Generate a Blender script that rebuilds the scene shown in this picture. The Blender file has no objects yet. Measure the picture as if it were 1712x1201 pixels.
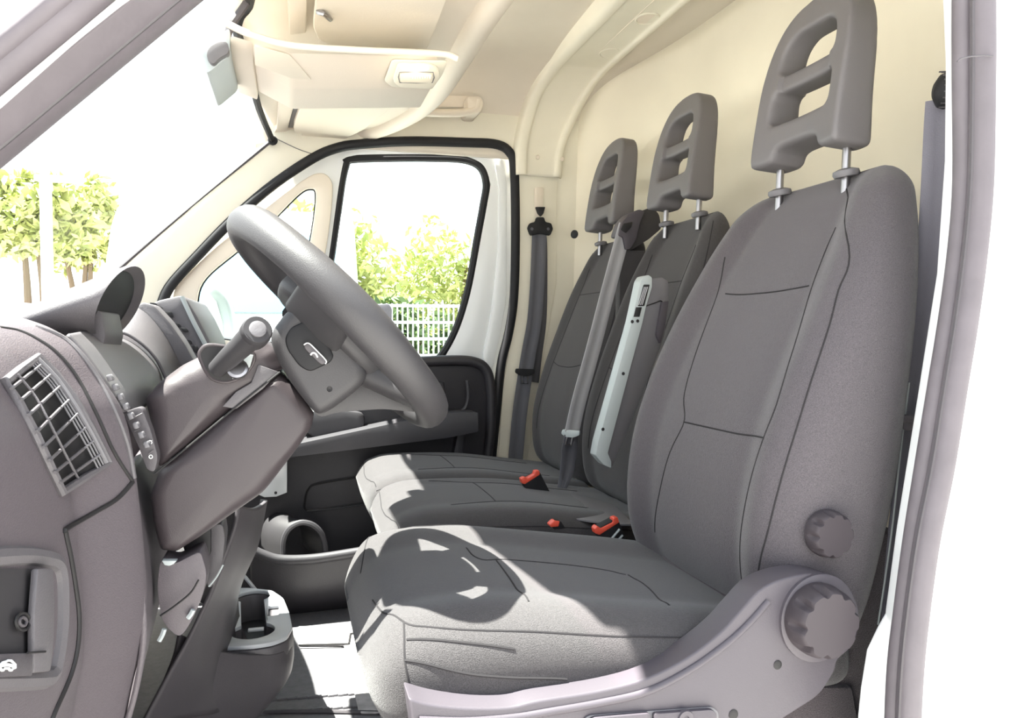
import bpy, bmesh, math, random
import numpy as np
from math import sin, cos, pi, radians
from mathutils import Vector
random.seed(7); rng = np.random.default_rng(7)
SC = bpy.context.scene
COL = SC.collection
# ------------------------------------------------------------------ camera
CAMP = np.array([0.0, 0.0, 0.78]); FPX = 1250.0; YAW = radians(16.3); PIT = radians(-1.83)
FW = np.array([sin(YAW)*cos(PIT), cos(YAW)*cos(PIT), sin(PIT)]); RT = np.array([cos(YAW), -sin(YAW), 0]); UP = np.cross(RT, FW)
cd = bpy.data.cameras.new('camera'); cam = bpy.data.objects.new('camera', cd); COL.objects.link(cam)
cam.location = CAMP; cam.rotation_euler = (radians(90)+PIT, 0, -YAW)
cd.sensor_fit = 'HORIZONTAL'; cd.sensor_width = 36; cd.lens = 36*FPX/1712; cd.clip_start = 0.01; cd.clip_end = 500
SC.camera = cam
# ------------------------------------------------------------------ world, sun, exposure
W = bpy.data.worlds.new('sky'); SC.world = W; W.use_nodes = True
nt = W.node_tree; nt.nodes.clear()
wo = nt.nodes.new('ShaderNodeOutputWorld'); bg = nt.nodes.new('ShaderNodeBackground')
tc = nt.nodes.new('ShaderNodeTexCoord'); sp = nt.nodes.new('ShaderNodeSeparateXYZ'); cr = nt.nodes.new('ShaderNodeValToRGB')
nt.links.new(tc.outputs['Generated'], sp.inputs[0]); nt.links.new(sp.outputs['Z'], cr.inputs[0]); nt.links.new(cr.outputs[0], bg.inputs[0]); nt.links.new(bg.outputs[0], wo.inputs[0])
cr.color_ramp.elements[0].color = (1, 1, 1, 1); cr.color_ramp.elements[1].color = (.72, .84, 1, 1)
bg.inputs[1].default_value = 1.9
sd = bpy.data.lights.new('sun', 'SUN'); sun = bpy.data.objects.new('sun', sd); COL.objects.link(sun)
sd.energy = 27; sd.angle = radians(0.6); sd.color = (1, .97, .9)
sun.rotation_euler = Vector((-.40, .06, 1.0)).to_track_quat('Z', 'Y').to_euler(); sun.location = (-3, -3, 6)
SC.view_settings.view_transform = 'Standard'; SC.view_settings.look = 'None'; SC.view_settings.gamma = 1
SC.view_settings.use_curve_mapping = False; SC.view_settings.exposure = 0.43

# ------------------------------------------------------------------ helpers
def at(px, py, X=None, Y=None, Z=None):          # a sight line of the photograph met with a plane of the vehicle
    r = FW + RT*(px-856)/FPX - UP*(py-600.5)/FPX
    t = X/r[0] if X is not None else Y/r[1] if Y is not None else (Z-.78)/r[2]
    return CAMP + r*t
def V(*a): return np.array(a, float)
def cat(P, n, closed=False):                      # Catmull-Rom resample
    P = [np.asarray(p, float) for p in P]; m = len(P)
    if closed: idx = lambda i: P[i % m]; seg = m
    else:
        idx = lambda i: P[i] if 0 <= i < m else (2*P[0]-P[1] if i < 0 else 2*P[-1]-P[-2]); seg = m-1
    out = []
    N = n if closed else n-1
    for k in range(n):
        s = k*seg/N; i = min(int(s), seg-1); t = s-i
        a, b, c, d = idx(i-1), idx(i), idx(i+1), idx(i+2)
        out.append(.5*((2*b)+(-a+c)*t+(2*a-5*b+4*c-d)*t*t+(-a+3*b-3*c+d)*t**3))
    return np.array(out)
def rnd(pts, r, n=5, skip=()):                    # round the corners of a 2-D/3-D polygon
    P = [np.asarray(p, float) for p in pts]; out = []
    m = len(P)
    for i in range(m):
        p = P[i]; a = P[i-1]-p; b = P[(i+1) % m]-p
        la, lb = np.linalg.norm(a), np.linalg.norm(b); rr = min(r, la*.48, lb*.48)
        if i in skip or rr < 1e-6: out.append(p); continue
        A = p+a/la*rr; B = p+b/lb*rr
        for k in range(n+1):
            t = k/n; out.append((1-t)**2*A+2*t*(1-t)*p+t*t*B)
    return out
def mat_(name, col, rough=.5, bump=0, bscale=400, var=0, vscale=60, metal=0, spec=.5, sheen=0, col2=None, weave=0, coat=0):
    m = bpy.data.materials.new(name); m.use_nodes = True; n = m.node_tree.nodes; l = m.node_tree.links
    b = n['Principled BSDF']; b.inputs['Base Color'].default_value = (*col, 1); b.inputs['Roughness'].default_value = rough
    b.inputs['Metallic'].default_value = metal; b.inputs['Specular IOR Level'].default_value = spec
    b.inputs['Coat Weight'].default_value = coat
    if sheen: b.inputs['Sheen Weight'].default_value = sheen; b.inputs['Sheen Roughness'].default_value = .4
    t = n.new('ShaderNodeTexCoord')
    if var or col2:
        no = n.new('ShaderNodeTexNoise'); no.inputs['Scale'].default_value = vscale; no.inputs['Detail'].default_value = 3
        l.new(t.outputs['Object'], no.inputs['Vector'])
        r = n.new('ShaderNodeValToRGB'); r.color_ramp.elements[0].position = .3; r.color_ramp.elements[1].position = .7
        c2 = col2 or tuple(min(1, c*(1+var)) for c in col); c1 = tuple(c*(1-var) for c in col)
        r.color_ramp.elements[0].color = (*c1, 1); r.color_ramp.elements[1].color = (*c2, 1)
        l.new(no.outputs['Fac'], r.inputs[0]); l.new(r.outputs[0], b.inputs['Base Color'])
    if bump:
        no = n.new('ShaderNodeTexNoise'); no.inputs['Scale'].default_value = bscale; no.inputs['Detail'].default_value = 2
        l.new(t.outputs['Object'], no.inputs['Vector'])
        bp = n.new('ShaderNodeBump'); bp.inputs['Strength'].default_value = bump; bp.inputs['Distance'].default_value = .002
        l.new(no.outputs['Fac'], bp.inputs['Height']); l.new(bp.outputs[0], b.inputs['Normal'])
    return m
M = dict(
 dash=mat_('grained_dash_plastic', (.100, .086, .095), .5, .25, 700, .05, 300),
 dash2=mat_('dash_plastic_grey', (.105, .098, .105), .48, .2, 700),
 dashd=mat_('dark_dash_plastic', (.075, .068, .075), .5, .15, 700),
 col=mat_('column_plastic', (.052, .042, .046), .48, .12, 900),
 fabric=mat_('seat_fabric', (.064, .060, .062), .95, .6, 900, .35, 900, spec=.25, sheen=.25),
 fabric_lit=mat_('lit_driver_back_fabric', (.098, .088, .096), .95, .6, 900, .3, 900, spec=.25, sheen=.3),  # paler copy of the seat fabric, with the door-side light put into its colour
 fabric2=mat_('seat_side_fabric', (.075, .063, .069), .95, .7, 700, .55, 800, spec=.25, sheen=.3),
 seam=mat_('seam_thread', (.02, .018, .02), .9),
 hr=mat_('headrest_foam', (.138, .130, .134), .55, .15, 900),
 skirt=mat_('seat_skirt_plastic', (.075, .066, .078), .5, .1, 900),
 stalk=mat_('stalk_plastic', (.035, .033, .036), .5),
 knob=mat_('knob_plastic', (.05, .042, .048), .55, spec=.3),
 cream=mat_('cream_trim', (.76, .72, .60), .75, .12, 500, .03, 8),
 roof=mat_('headlining', (.68, .62, .53), .9, .15, 600, .03, 6),
 bulk=mat_('bulkhead_board', (.82, .765, .63), .7, .05, 200, .05, 4),
 paint=mat_('white_body_paint', (.80, .82, .82), .25, coat=.4),
 cream2=mat_('shelf_plastic', (.76, .68, .57), .6, .15, 600),
 visor=mat_('visor_vinyl', (.78, .71, .59), .6, .1, 300),
 black=mat_('black_rubber', (.016, .016, .018), .6, spec=.3),
 seal=mat_('grey_rubber_seal', (.122, .108, .120), .6, .3, 60, .08, 30),
 card=mat_('door_card_plastic', (.028, .026, .030), .5, .2, 500),
 card2=mat_('door_ledge_plastic', (.045, .043, .048), .5, .2, 500),
 belt=mat_('belt_webbing', (.10, .10, .115), .7, .3, 900),
 beltl=mat_('belt_webbing_pale', (.42, .42, .44), .6, .3, 900),
 belt2=mat_('belt_webbing_grey', (.15, .145, .175), .7, .3, 900),
 red=mat_('red_button', (.75, .09, .05), .4),
 chrome=mat_('steel', (.38, .37, .38), .3, metal=1),
 grey=mat_('pale_grey_plastic', (.42, .46, .46), .45),
 tray=mat_('tray_plastic', (.15, .145, .155), .5, .1, 500),
 mgrey=mat_('cup_tray_plastic', (.52, .54, .57), .4, .1, 500),
 dgrey=mat_('dark_void_plastic', (.012, .011, .012), .6),
 wheel=mat_('steering_wheel_foam', (.042, .040, .043), .5, .15, 800),
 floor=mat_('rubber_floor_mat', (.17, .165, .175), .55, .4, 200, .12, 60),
 sheet=mat_('worn_sunlit_sheet', (.42, .40, .40), .5, .4, 120, .25, 40),  # paler than the mat; sunlight on the floor is put into this colour
 asphalt=mat_('yard_ground', (.42, .41, .39), .9, .3, 30, .15, 3),
 leaf=mat_('leaf_green', (.34, .40, .13), .55, col2=(.60, .62, .26), vscale=3),
 leafd=mat_('leaf_dark', (.07, .12, .05), .6, col2=(.19, .28, .09), vscale=3),
 bark=mat_('bark', (.16, .12, .08), .9, .5, 40),
 blueglass=mat_('tinted_van_glass', (.16, .27, .34), .1, coat=.5),
 emblem=mat_('white_print', (.8, .8, .8), .5),
 brass=mat_('brass_fitting', (.5, .42, .15), .35, metal=1),
)
m = bpy.data.materials.new('window_glass'); m.use_nodes = True; n = m.node_tree.nodes; l = m.node_tree.links; n.clear()
o = n.new('ShaderNodeOutputMaterial'); mx = n.new('ShaderNodeMixShader'); tr = n.new('ShaderNodeBsdfTransparent'); gl = n.new('ShaderNodeBsdfGlossy'); fr = n.new('ShaderNodeFresnel')
tr.inputs[0].default_value = (.93, .97, .95, 1); gl.inputs['Roughness'].default_value = .02; fr.inputs[0].default_value = 1.04
l.new(fr.outputs[0], mx.inputs[0]); l.new(tr.outputs[0], mx.inputs[1]); l.new(gl.outputs[0], mx.inputs[2]); l.new(mx.outputs[0], o.inputs[0]); M['glass'] = m
m = mat_('lit_lamp_lens', (1, .9, .75), .3); b = m.node_tree.nodes['Principled BSDF']; b.inputs['Emission Color'].default_value = (1, .78, .5, 1); b.inputs['Emission Strength'].default_value = 1.6; M['lamp'] = m

def link(name, me, mat, par=None, smooth=True, sharp=40):
    me.name = name
    if mat: 
        me.materials.clear(); me.materials.append(M[mat] if isinstance(mat, str) else mat)
    if smooth:
        me.polygons.foreach_set('use_smooth', [True]*len(me.polygons))
        if sharp: me.set_sharp_from_angle(angle=radians(sharp))
    o = bpy.data.objects.new(name, me); COL.objects.link(o)
    if par is not None:
        o.parent = par; o.matrix_parent_inverse = par.matrix_world.inverted() if False else o.matrix_parent_inverse
        o.location = -Vector(ROOTLOC.get(par.name, (0, 0, 0)))
    return o
ROOTLOC = {}
def tag(o, label=None, cat=None, group=None, kind=None):
    if label: o['label'] = label
    if cat: o['category'] = cat
    if group: o['group'] = group
    if kind: o['kind'] = kind
    return o
def thing(name, label, cat, loc, group=None):
    o = bpy.data.objects.new(name, None); COL.objects.link(o); o.location = [float(c) for c in loc]; o.empty_display_size = .05
    ROOTLOC[o.name] = tuple(o.location)
    return tag(o, label, cat, group)
def struct(o): o['kind'] = 'structure'; return o
def mk(name, vs, fs, mat, par=None, smooth=True, sharp=40):
    me = bpy.data.meshes.new(name); me.from_pydata([tuple(map(float, v)) for v in vs], [], [tuple(f) for f in fs]); me.update()
    bm = bmesh.new(); bm.from_mesh(me); bmesh.ops.recalc_face_normals(bm, faces=bm.faces); bm.to_mesh(me); bm.free()
    return link(name, me, mat, par, smooth, sharp)
def bmo(name, bm, mat, par=None, smooth=True, sharp=40):
    bmesh.ops.recalc_face_normals(bm, faces=bm.faces)
    me = bpy.data.meshes.new(name); bm.to_mesh(me); bm.free(); return link(name, me, mat, par, smooth, sharp)
def grid(rows, closed=False, capa=False, capb=False):
    rows = np.asarray(rows); a, b, _ = rows.shape; vs = rows.reshape(-1, 3).tolist(); fs = []
    for i in range(a-1):
        for j in range(b if closed else b-1):
            fs.append((i*b+j, i*b+(j+1) % b, (i+1)*b+(j+1) % b, (i+1)*b+j))
    if capa: vs.append(rows[0].mean(0).tolist()); c = len(vs)-1; fs += [((j+1) % b, j, c) for j in range(b)]
    if capb: vs.append(rows[-1].mean(0).tolist()); c = len(vs)-1; fs += [((a-1)*b+j, (a-1)*b+(j+1) % b, c) for j in range(b)]
    return vs, fs
def evalmods(o, mods):
    for t, kw in mods:
        md = o.modifiers.new(t.lower(), t)
        for k, v in kw.items(): setattr(md, k, v)
    dg = bpy.context.evaluated_depsgraph_get(); dg.update()
    me = bpy.data.meshes.new_from_object(o.evaluated_get(dg), depsgraph=dg); old = o.data; o.modifiers.clear()
    if isinstance(old, bpy.types.Mesh): o.data = me; bpy.data.meshes.remove(old)
    return me
def loft(name, rows, mat, par=None, nu=24, nv=24, thick=.004, off=0., closed=False):
    R = [cat(r, nv, closed) for r in rows]; R = np.array(R)
    if nu: R = np.array([cat(R[:, j], nu) for j in range(R.shape[1])]).transpose(1, 0, 2)
    vs, fs = grid(R, closed); o = mk(name, vs, fs, mat, par)
    if thick: evalmods(o, [('SOLIDIFY', dict(thickness=thick, offset=off))]); o.data.name = name
    return o
def frames(P):
    P = np.asarray(P, float); T = np.gradient(P, axis=0); T /= np.linalg.norm(T, axis=1)[:, None]+1e-12
    n = np.cross(T[0], [0, 0, 1.]); 
    if np.linalg.norm(n) < 1e-3: n = np.cross(T[0], [0, 1., 0])
    N = [n/np.linalg.norm(n)]
    for i in range(1, len(P)):
        v = N[-1]-T[i]*np.dot(N[-1], T[i]); N.append(v/np.linalg.norm(v))
    N = np.array(N); return T, N, np.cross(T, N)
def tube(name, P, r, mat, par=None, n=10, res=0, closed=False, r2=None, cap=True, sharp=40):
    if res: P = cat(P, res, closed)
    P = np.asarray(P, float)
    if closed: P = np.vstack([P, P[:1]])
    T, N, B = frames(P); r = np.full(len(P), r) if np.isscalar(r) else np.interp(np.linspace(0, 1, len(P)), np.linspace(0, 1, len(r)), r)
    q = r2 or 1.
    rows = [[P[i]+r[i]*(cos(a)*N[i]+q*sin(a)*B[i]) for a in np.linspace(0, 2*pi, n, False)] for i in range(len(P))]
    if closed: rows[-1] = rows[0]
    vs, fs = grid(rows, True, cap and not closed, cap and not closed); return mk(name, vs, fs, mat, par, sharp=sharp)
def ribbon(name, P, wd, w, mat, par=None, t=.0015, res=0, profile=True):   # webbing: a flat band swept along P with its width along wd
    if res: P = cat(P, res)
    P = np.asarray(P, float); T = np.gradient(P, axis=0); T /= np.linalg.norm(T, axis=1)[:, None]
    wd = np.asarray(wd, float); WD = np.repeat(wd[None], len(P), 0) if wd.ndim == 1 else cat(wd, len(P))
    ww = np.full(len(P), w) if np.isscalar(w) else np.interp(np.linspace(0, 1, len(P)), np.linspace(0, 1, len(w)), w)
    rows = []
    for i in range(len(P)):
        u = WD[i]-T[i]*np.dot(WD[i], T[i]); u /= np.linalg.norm(u); nn = np.cross(T[i], u)
        s = [-.5, -.45, -.2, -.17, .17, .2, .45, .5] if profile else [-.5, .5]
        h = [.6, 1, 1, .5, .5, 1, 1, .6] if profile else [1, 1]
        top = [P[i]+u*ww[i]*a+nn*t*b for a, b in zip(s, h)]; bot = [P[i]+u*ww[i]*a-nn*t*b for a, b in zip(s[::-1], h[::-1])]
        rows.append(top+bot)
    vs, fs = grid(rows, True, True, True); return mk(name, vs, fs, mat, par)
def slab(name, pts, vec, mat, par=None, bevel=.003, seg=2, taper=None, sharp=40):   # planar polygon pushed out along vec, edges bevelled
    bm = bmesh.new(); pts = [np.asarray(p, float) for p in pts]; vec = np.asarray(vec, float)
    c = sum(pts)/len(pts)
    a = [bm.verts.new(p) for p in pts]; b = [bm.verts.new((p if taper is None else c+(p-c)*taper)+vec) for p in pts]
    k = len(pts); bm.faces.new(a[::-1]); bm.faces.new(b)
    for i in range(k): bm.faces.new((a[i], a[(i+1) % k], b[(i+1) % k], b[i]))
    if bevel:
        bmesh.ops.recalc_face_normals(bm, faces=bm.faces)
        ed = [e for e in bm.edges if len(e.link_faces) == 2 and e.calc_face_angle(0) > radians(25)]
        bmesh.ops.bevel(bm, geom=ed, offset=bevel, segments=seg, profile=.5, affect='EDGES', clamp_overlap=True)
    bmesh.ops.triangulate(bm, faces=[f for f in bm.faces if len(f.verts) > 4])
    return bmo(name, bm, mat, par, sharp=sharp)
def pslab(name, pp, Y, dY, mat, par=None, r=0, bevel=.003, n=5, skip=(), **k):
    P = [at(x, y, Y=Y) for x, y in pp]
    if r: P = rnd(P, r, n, skip)
    return slab(name, P, (0, dY, 0), mat, par, bevel, **k)
def box(name, c, s, mat, par=None, bevel=.002, rot=None):
    bm = bmesh.new(); bmesh.ops.create_cube(bm, size=1)
    for v in bm.verts: v.co = Vector((v.co.x*s[0], v.co.y*s[1], v.co.z*s[2]))
    if bevel: bmesh.ops.bevel(bm, geom=bm.edges[:], offset=bevel, segments=2, profile=.5, affect='EDGES')
    if rot is not None:
        from mathutils import Euler
        bmesh.ops.rotate(bm, verts=bm.verts, matrix=Euler(rot).to_matrix())
    bmesh.ops.translate(bm, verts=bm.verts, vec=Vector([float(x) for x in c])); return bmo(name, bm, mat, par)
def plate(name, outer, holes, o0, ux, uy, thick, mat, par=None, bevel=.002, remesh=0, smooth_it=0, fn=None):
    # flat 2-D outline with holes in the (ux, uy) plane, thick along the normal, rounded edges; optionally voxel-softened and bent by fn
    cu = bpy.data.curves.new('t', 'CURVE'); cu.dimensions = '2D'; cu.fill_mode = 'BOTH'
    for pts in [outer]+list(holes):
        s = cu.splines.new('POLY'); s.points.add(len(pts)-1); s.use_cyclic_u = True
        for q, p in zip(s.points, pts): q.co = (float(p[0]), float(p[1]), 0, 1)
    cu.extrude = max(thick/2-bevel, 0); cu.bevel_depth = bevel; cu.bevel_resolution = 1; cu.offset = -bevel
    ob = bpy.data.objects.new('t', cu); COL.objects.link(ob)
    dg = bpy.context.evaluated_depsgraph_get(); dg.update()
    me = bpy.data.meshes.new_from_object(ob.evaluated_get(dg), depsgraph=dg); bpy.data.objects.remove(ob); bpy.data.curves.remove(cu)
    bm = bmesh.new(); bm.from_mesh(me); bmesh.ops.remove_doubles(bm, verts=bm.verts, dist=1e-6); bmesh.ops.recalc_face_normals(bm, faces=bm.faces); bm.to_mesh(me); bm.free()
    if remesh:
        tmp = bpy.data.objects.new('t', me); COL.objects.link(tmp)
        evalmods(tmp, [('REMESH', dict(mode='VOXEL', voxel_size=remesh)), ('SMOOTH', dict(iterations=smooth_it, factor=.5))]); me = tmp.data; bpy.data.objects.remove(tmp)
    co = np.empty(len(me.vertices)*3); me.vertices.foreach_get('co', co); co = co.reshape(-1, 3)
    if fn is not None: co = fn(co)
    ux, uy = np.asarray(ux, float), np.asarray(uy, float); nz = np.cross(ux, uy)
    w = np.asarray(o0)+co[:, :1]*ux+co[:, 1:2]*uy+co[:, 2:3]*nz
    me.vertices.foreach_set('co', w.ravel()); me.update()
    return link(name, me, mat, par)
def yplate(name, pouter, pholes, Y, thick, mat, par=None, r=0, rh=0, bevel=.002, raw=False):   # plate standing in the plane Y
    f = (lambda q: [(p[0], p[2]) for p in q]) 
    po = [at(x, y, Y=Y) for x, y in pouter] if not raw else pouter
    if r: po = rnd(po, r)
    hs = []
    for h in pholes:
        q = [at(x, y, Y=Y) for x, y in h] if not raw else h
        hs.append(f(rnd(q, rh) if rh else q))
    return plate(name, f(po), hs, (0, Y, 0), (1, 0, 0), (0, 0, 1), thick, mat, par, bevel)
def lathe(name, prof, c, axis, mat, par=None, n=32, lobes=0, ldep=0, sharp=40):
    ax = np.asarray(axis, float); ax /= np.linalg.norm(ax); u = np.cross(ax, [0, 0, 1.]); u = u/np.linalg.norm(u) if np.linalg.norm(u) > .01 else V(1, 0, 0); w = np.cross(ax, u)
    rows = []
    for r, h, lf in [(p+(0,))[:3] for p in prof]:
        row = []
        for k in range(n):
            a = 2*pi*k/n; rr = r
            if lf: rr = r*(1-ldep*lf*max(0, cos(lobes*a))**1.5)
            row.append(np.asarray(c)+ax*h+rr*(cos(a)*u+sin(a)*w))
        rows.append(row)
    vs, fs = grid(rows, True, True, True); return mk(name, vs, fs, mat, par, sharp=sharp)
def pillow(name, pts, vec, r, mat, par=None, n=70, k=6):    # closed outline pushed along vec with generously rounded edges
    P = cat(pts, n, True); vec = np.asarray(vec, float); L_ = np.linalg.norm(vec); u = vec/L_; c = P.mean(0)
    D = P-c; D -= np.outer(D@u, u); dl = np.linalg.norm(D, axis=1)[:, None]; rows = []
    for i in range(k+1): a = pi/2*i/k; rows.append(P-D/dl*np.minimum(r*(1-sin(a)), dl*.9)+u*r*(1-cos(a)))
    for i in range(k+1): a = pi/2*(1-i/k); rows.append(P-D/dl*np.minimum(r*(1-sin(a)), dl*.9)+u*(L_-r*(1-cos(a))))
    vs, fs = grid(rows, True, True, True); return mk(name, vs, fs, mat, par, sharp=50)
def copy_tree(o, parent=None, mv=None):
    c = o.copy(); COL.objects.link(c)
    if parent is not None: c.parent = parent
    if mv is not None: c.location = Vector(c.location)+Vector(mv)
    for ch in list(o.children): copy_tree(ch, c)
    return c

def pad(name, rows, mapper, mat, par, dish=0, d0=.45, d1=.85, nexp=3.4, na=150, nl=110, endr=(0.05, 0.05), groove=None, crown=0):
    rows = np.array(rows, float); t = rows[:, 0]; aa = np.linspace(t[0], t[-1], nl)
    RR = cat(rows, 400); o_ = np.argsort(RR[:, 0]); F = lambda a, k: np.interp(a, RR[o_, 0], RR[o_, k])
    L = t[-1]-t[0]
    def ev(a, ang):
        f, r, hw = F(a, 1), F(a, 2), F(a, 3)
        q0 = max(0, 1-(a-t[0])/endr[0]) if endr[0] else 0; q1 = max(0, 1-(t[-1]-a)/endr[1]) if endr[1] else 0; q = max(q0, q1)
        s = max(0.02, (1-min(q, 1)**2.2))**(1/2.2); sh = 1-(1-s)*.22
        c, sn = cos(ang), sin(ang)
        y = hw*sh*np.sign(c)*abs(c)**(2/nexp); m, h = (f+r)/2, (f-r)/2*s
        x = m+h*np.sign(sn)*abs(sn)**(2/nexp)
        yn = y/max(hw, 1e-6)
        if sn > 0:
            e = np.clip((abs(yn)-d0)/(d1-d0), 0, 1); e = e*e*(3-2*e); wgt = min(1, sn*2.5)*s
            x -= np.sign(f-r)*dish*(1-e)*wgt
            x += np.sign(f-r)*crown*(1-yn*yn)*wgt
            if groove: x -= np.sign(f-r)*groove(yn, a)*wgt
        return mapper(a, y, x)
    av = t[0]+(t[-1]-t[0])*(.5-.5*np.cos(np.linspace(0, pi, nl)))*.35+(t[-1]-t[0])*np.linspace(0, 1, nl)*.65
    G = [[ev(a, g) for g in np.linspace(0, 2*pi, na, False)] for a in av]
    vs, fs = grid(G, True, True, True); o = mk(name, vs, fs, mat, par, sharp=0)
    def front(yn, a, up=0.0):
        c = np.sign(yn)*abs(yn)**(nexp/2); ang = math.acos(max(-1, min(1, c))); return ev(a, ang)
    return o, front, ev
def seamline(par, front, pts, res=24, r=.0013, mat='seam', off=(0, 0, 0), name='seam'):
    P = cat([(p[0], p[1], 0) for p in pts], res); Q = [front(p[0], p[1])+np.asarray(off) for p in P]
    return tube(name, Q, r, mat, par, n=5, cap=False)

# ================================================================== SETTING
YF = 2.30                                            # plane of the far (passenger) door opening
# ---- ground of the yard
g = mk('ground', [(-40, -25, -.62), (45, -25, -.62), (45, 60, -.62), (-40, 60, -.62)], [(0, 1, 2, 3)], 'asphalt'); struct(g)
# ---- cab floor: rubber mat with ribs, worn sheet in front of the bench, widened to paint the sun-lit mat
fl = struct(box('floor', (.35, 1.5, -.02), (1.5, 1.75, .04), 'floor', bevel=.004))
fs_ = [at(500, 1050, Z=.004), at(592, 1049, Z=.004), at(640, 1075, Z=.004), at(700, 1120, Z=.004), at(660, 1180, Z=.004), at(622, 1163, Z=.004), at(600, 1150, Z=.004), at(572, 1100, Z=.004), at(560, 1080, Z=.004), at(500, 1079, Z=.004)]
slab('sunlit_floor_sheet', rnd([at(498, 1050, Z=.002), at(640, 1050, Z=.002), at(720, 1195, Z=.002), at(600, 1195, Z=.002), at(575, 1081, Z=.002), at(498, 1081, Z=.002)], .01, 3), (0, 0, .005), 'sheet', fl)
for (x0, y0, x1, y1) in [(500, 1079, 583, 1077), (583, 1077, 586, 1060), (586, 1060, 606, 1058)]:
    tube('sheet_joint', [at(x0, y0, Z=.009), at(x1, y1, Z=.009)], .0025, 'dgrey', fl, n=6)
for i in range(15):
    x = 395+i*17; y = 1196-i*1.2
    for k in range(2):
        p = at(x+k*9, y-22*k, Z=.002); o = box('mat_rib', p, (.022, .006, .006), 'floor', fl, .001)
tube('mat_edge', [at(355, 1201, Z=.004), at(430, 1192, Z=.004), at(520, 1190, Z=.004), at(640, 1192, Z=.004)], .004, 'dashd', fl, n=6, res=20)
# ---- far body side: a cream trim wall with the door opening cut in it
sealpx = [(268, 520), (285, 480), (330, 430), (390, 368), (455, 312), (520, 268), (560, 250), (600, 243), (680, 238), (780, 240), (828, 243), (850, 256), (858, 285), (860, 400), (857, 500), (848, 560), (836, 610), (828, 690), (818, 790), (808, 900)]
SP = [at(x, y, Y=YF) for x, y in sealpx]
SPc = cat(SP, 80)
lowfront = [V(.52, YF, -.02), V(-.42, YF, -.02), V(-.45, YF, .75)]
opening = list(SPc)+lowfront
wsx, wsz = at(455, 234, Y=YF)[[0, 2]]; wbx, wbz = at(210, 440, Y=YF)[[0, 2]]
slope = (wsz-wbz)/(wsx-wbx)
outer = [V(wsx, YF, wsz), V(wsx+.01, YF, 1.68), V(1.25, YF, 1.68), V(1.25, YF, -.1), V(-1.1, YF, -.1), V(-1.1, YF, wsz-(wsx+1.1)*slope)]
wr = struct(yplate('wall_right', outer, [opening], YF, .02, 'cream', bevel=.004, raw=True))
tube('door_seal', [p+V(0, -.012, 0) for p in SPc], .0145, 'black', wr, n=10, cap=True)
# seam between pillar trim and header trim
for pp in [[(462, 232), (500, 250), (538, 262)], [(860, 252), (880, 238), (893, 225)]]:
    tube('trim_joint', [at(x, y, Y=YF-.012) for x, y in pp], .0012, 'tray', wr, n=5, res=8)
# ---- passenger door
door = struct(yplate('door_1', [V(*p) for p in list(SPc)+lowfront],
   [[at(x, y, Y=YF+.035) for x, y in q] for q in (
     [(576, 270), (600, 262), (700, 262), (775, 264), (806, 278), (818, 310), (800, 400), (784, 480), (765, 545), (742, 592), (715, 622), (520, 640), (535, 560), (552, 440), (566, 330)],
     [(330, 560), (318, 500), (334, 455), (390, 400), (450, 352), (500, 318), (524, 312), (530, 330), (524, 400), (512, 470), (500, 570)])],
   YF+.035, .03, 'paint', bevel=.006, raw=True))
WINP = cat([at(x, y, Y=YF+.03) for x, y in [(574, 272), (590, 266), (650, 264), (720, 264), (775, 267), (803, 280), (813, 308), (808, 345), (798, 400), (784, 480), (765, 545), (742, 590), (720, 612)]], 60)
tube('window_gasket', WINP, .013, 'black', door, n=8)
tube('window_gasket', [at(x, y, Y=YF+.03) for x, y in [(580, 268), (572, 300), (562, 370), (550, 450), (540, 520), (534, 600)]], .0125, 'black', door, n=8, res=20)
yplate('door_lip', [(840, 262), (846, 300), (846, 500), (836, 560), (822, 620), (806, 600), (822, 520), (832, 420), (834, 320), (826, 270)], [], YF+.018, .008, 'paint', door, r=.02)
# quarter window surround (beige trim ring) and gasket
QO = cat([at(x, y, Y=YF+.012) for x, y in [(292, 560), (290, 495), (305, 468), (360, 415), (430, 360), (505, 303), (535, 290), (552, 300), (556, 325), (548, 400), (530, 500), (520, 590)]], 60, True)
QI = cat([at(x, y, Y=YF+.012) for x, y in [(335, 560), (330, 505), (345, 465), (400, 418), (450, 375), (500, 325), (520, 316), (528, 325), (524, 370), (512, 440), (500, 500), (490, 570)]], 60, True)
plate('quarter_trim', [(p[0], p[2]) for p in QO], [[(p[0], p[2]) for p in QI]], (0, YF+.012, 0), (1, 0, 0), (0, 0, 1), .02, 'cream2', door, .006)
tube('quarter_gasket', QI+V(0, .006, 0), .004, 'black', door, n=6, closed=True)
w1 = struct(slab('window_1', [at(x, y, Y=YF+.04) for x, y in [(565, 255), (815, 255), (825, 320), (790, 500), (730, 630), (510, 650)]], (0, .004, 0), 'glass', None, 0))
w2 = struct(slab('window_2', [at(x, y, Y=YF+.04) for x, y in [(310, 570), (310, 470), (520, 300), (545, 310), (505, 580)]], (0, .004, 0), 'glass', None, 0))
# door card: black moulded panel
card = yplate('door_card', [(430, 640), (600, 607), (690, 604), (760, 600), (795, 601), (815, 612), (826, 640), (826, 700), (818, 790), (806, 960), (800, 1000), (330, 1010), (330, 760)], [], 2.262, .03, 'card', door, r=.03, bevel=.008)
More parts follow.
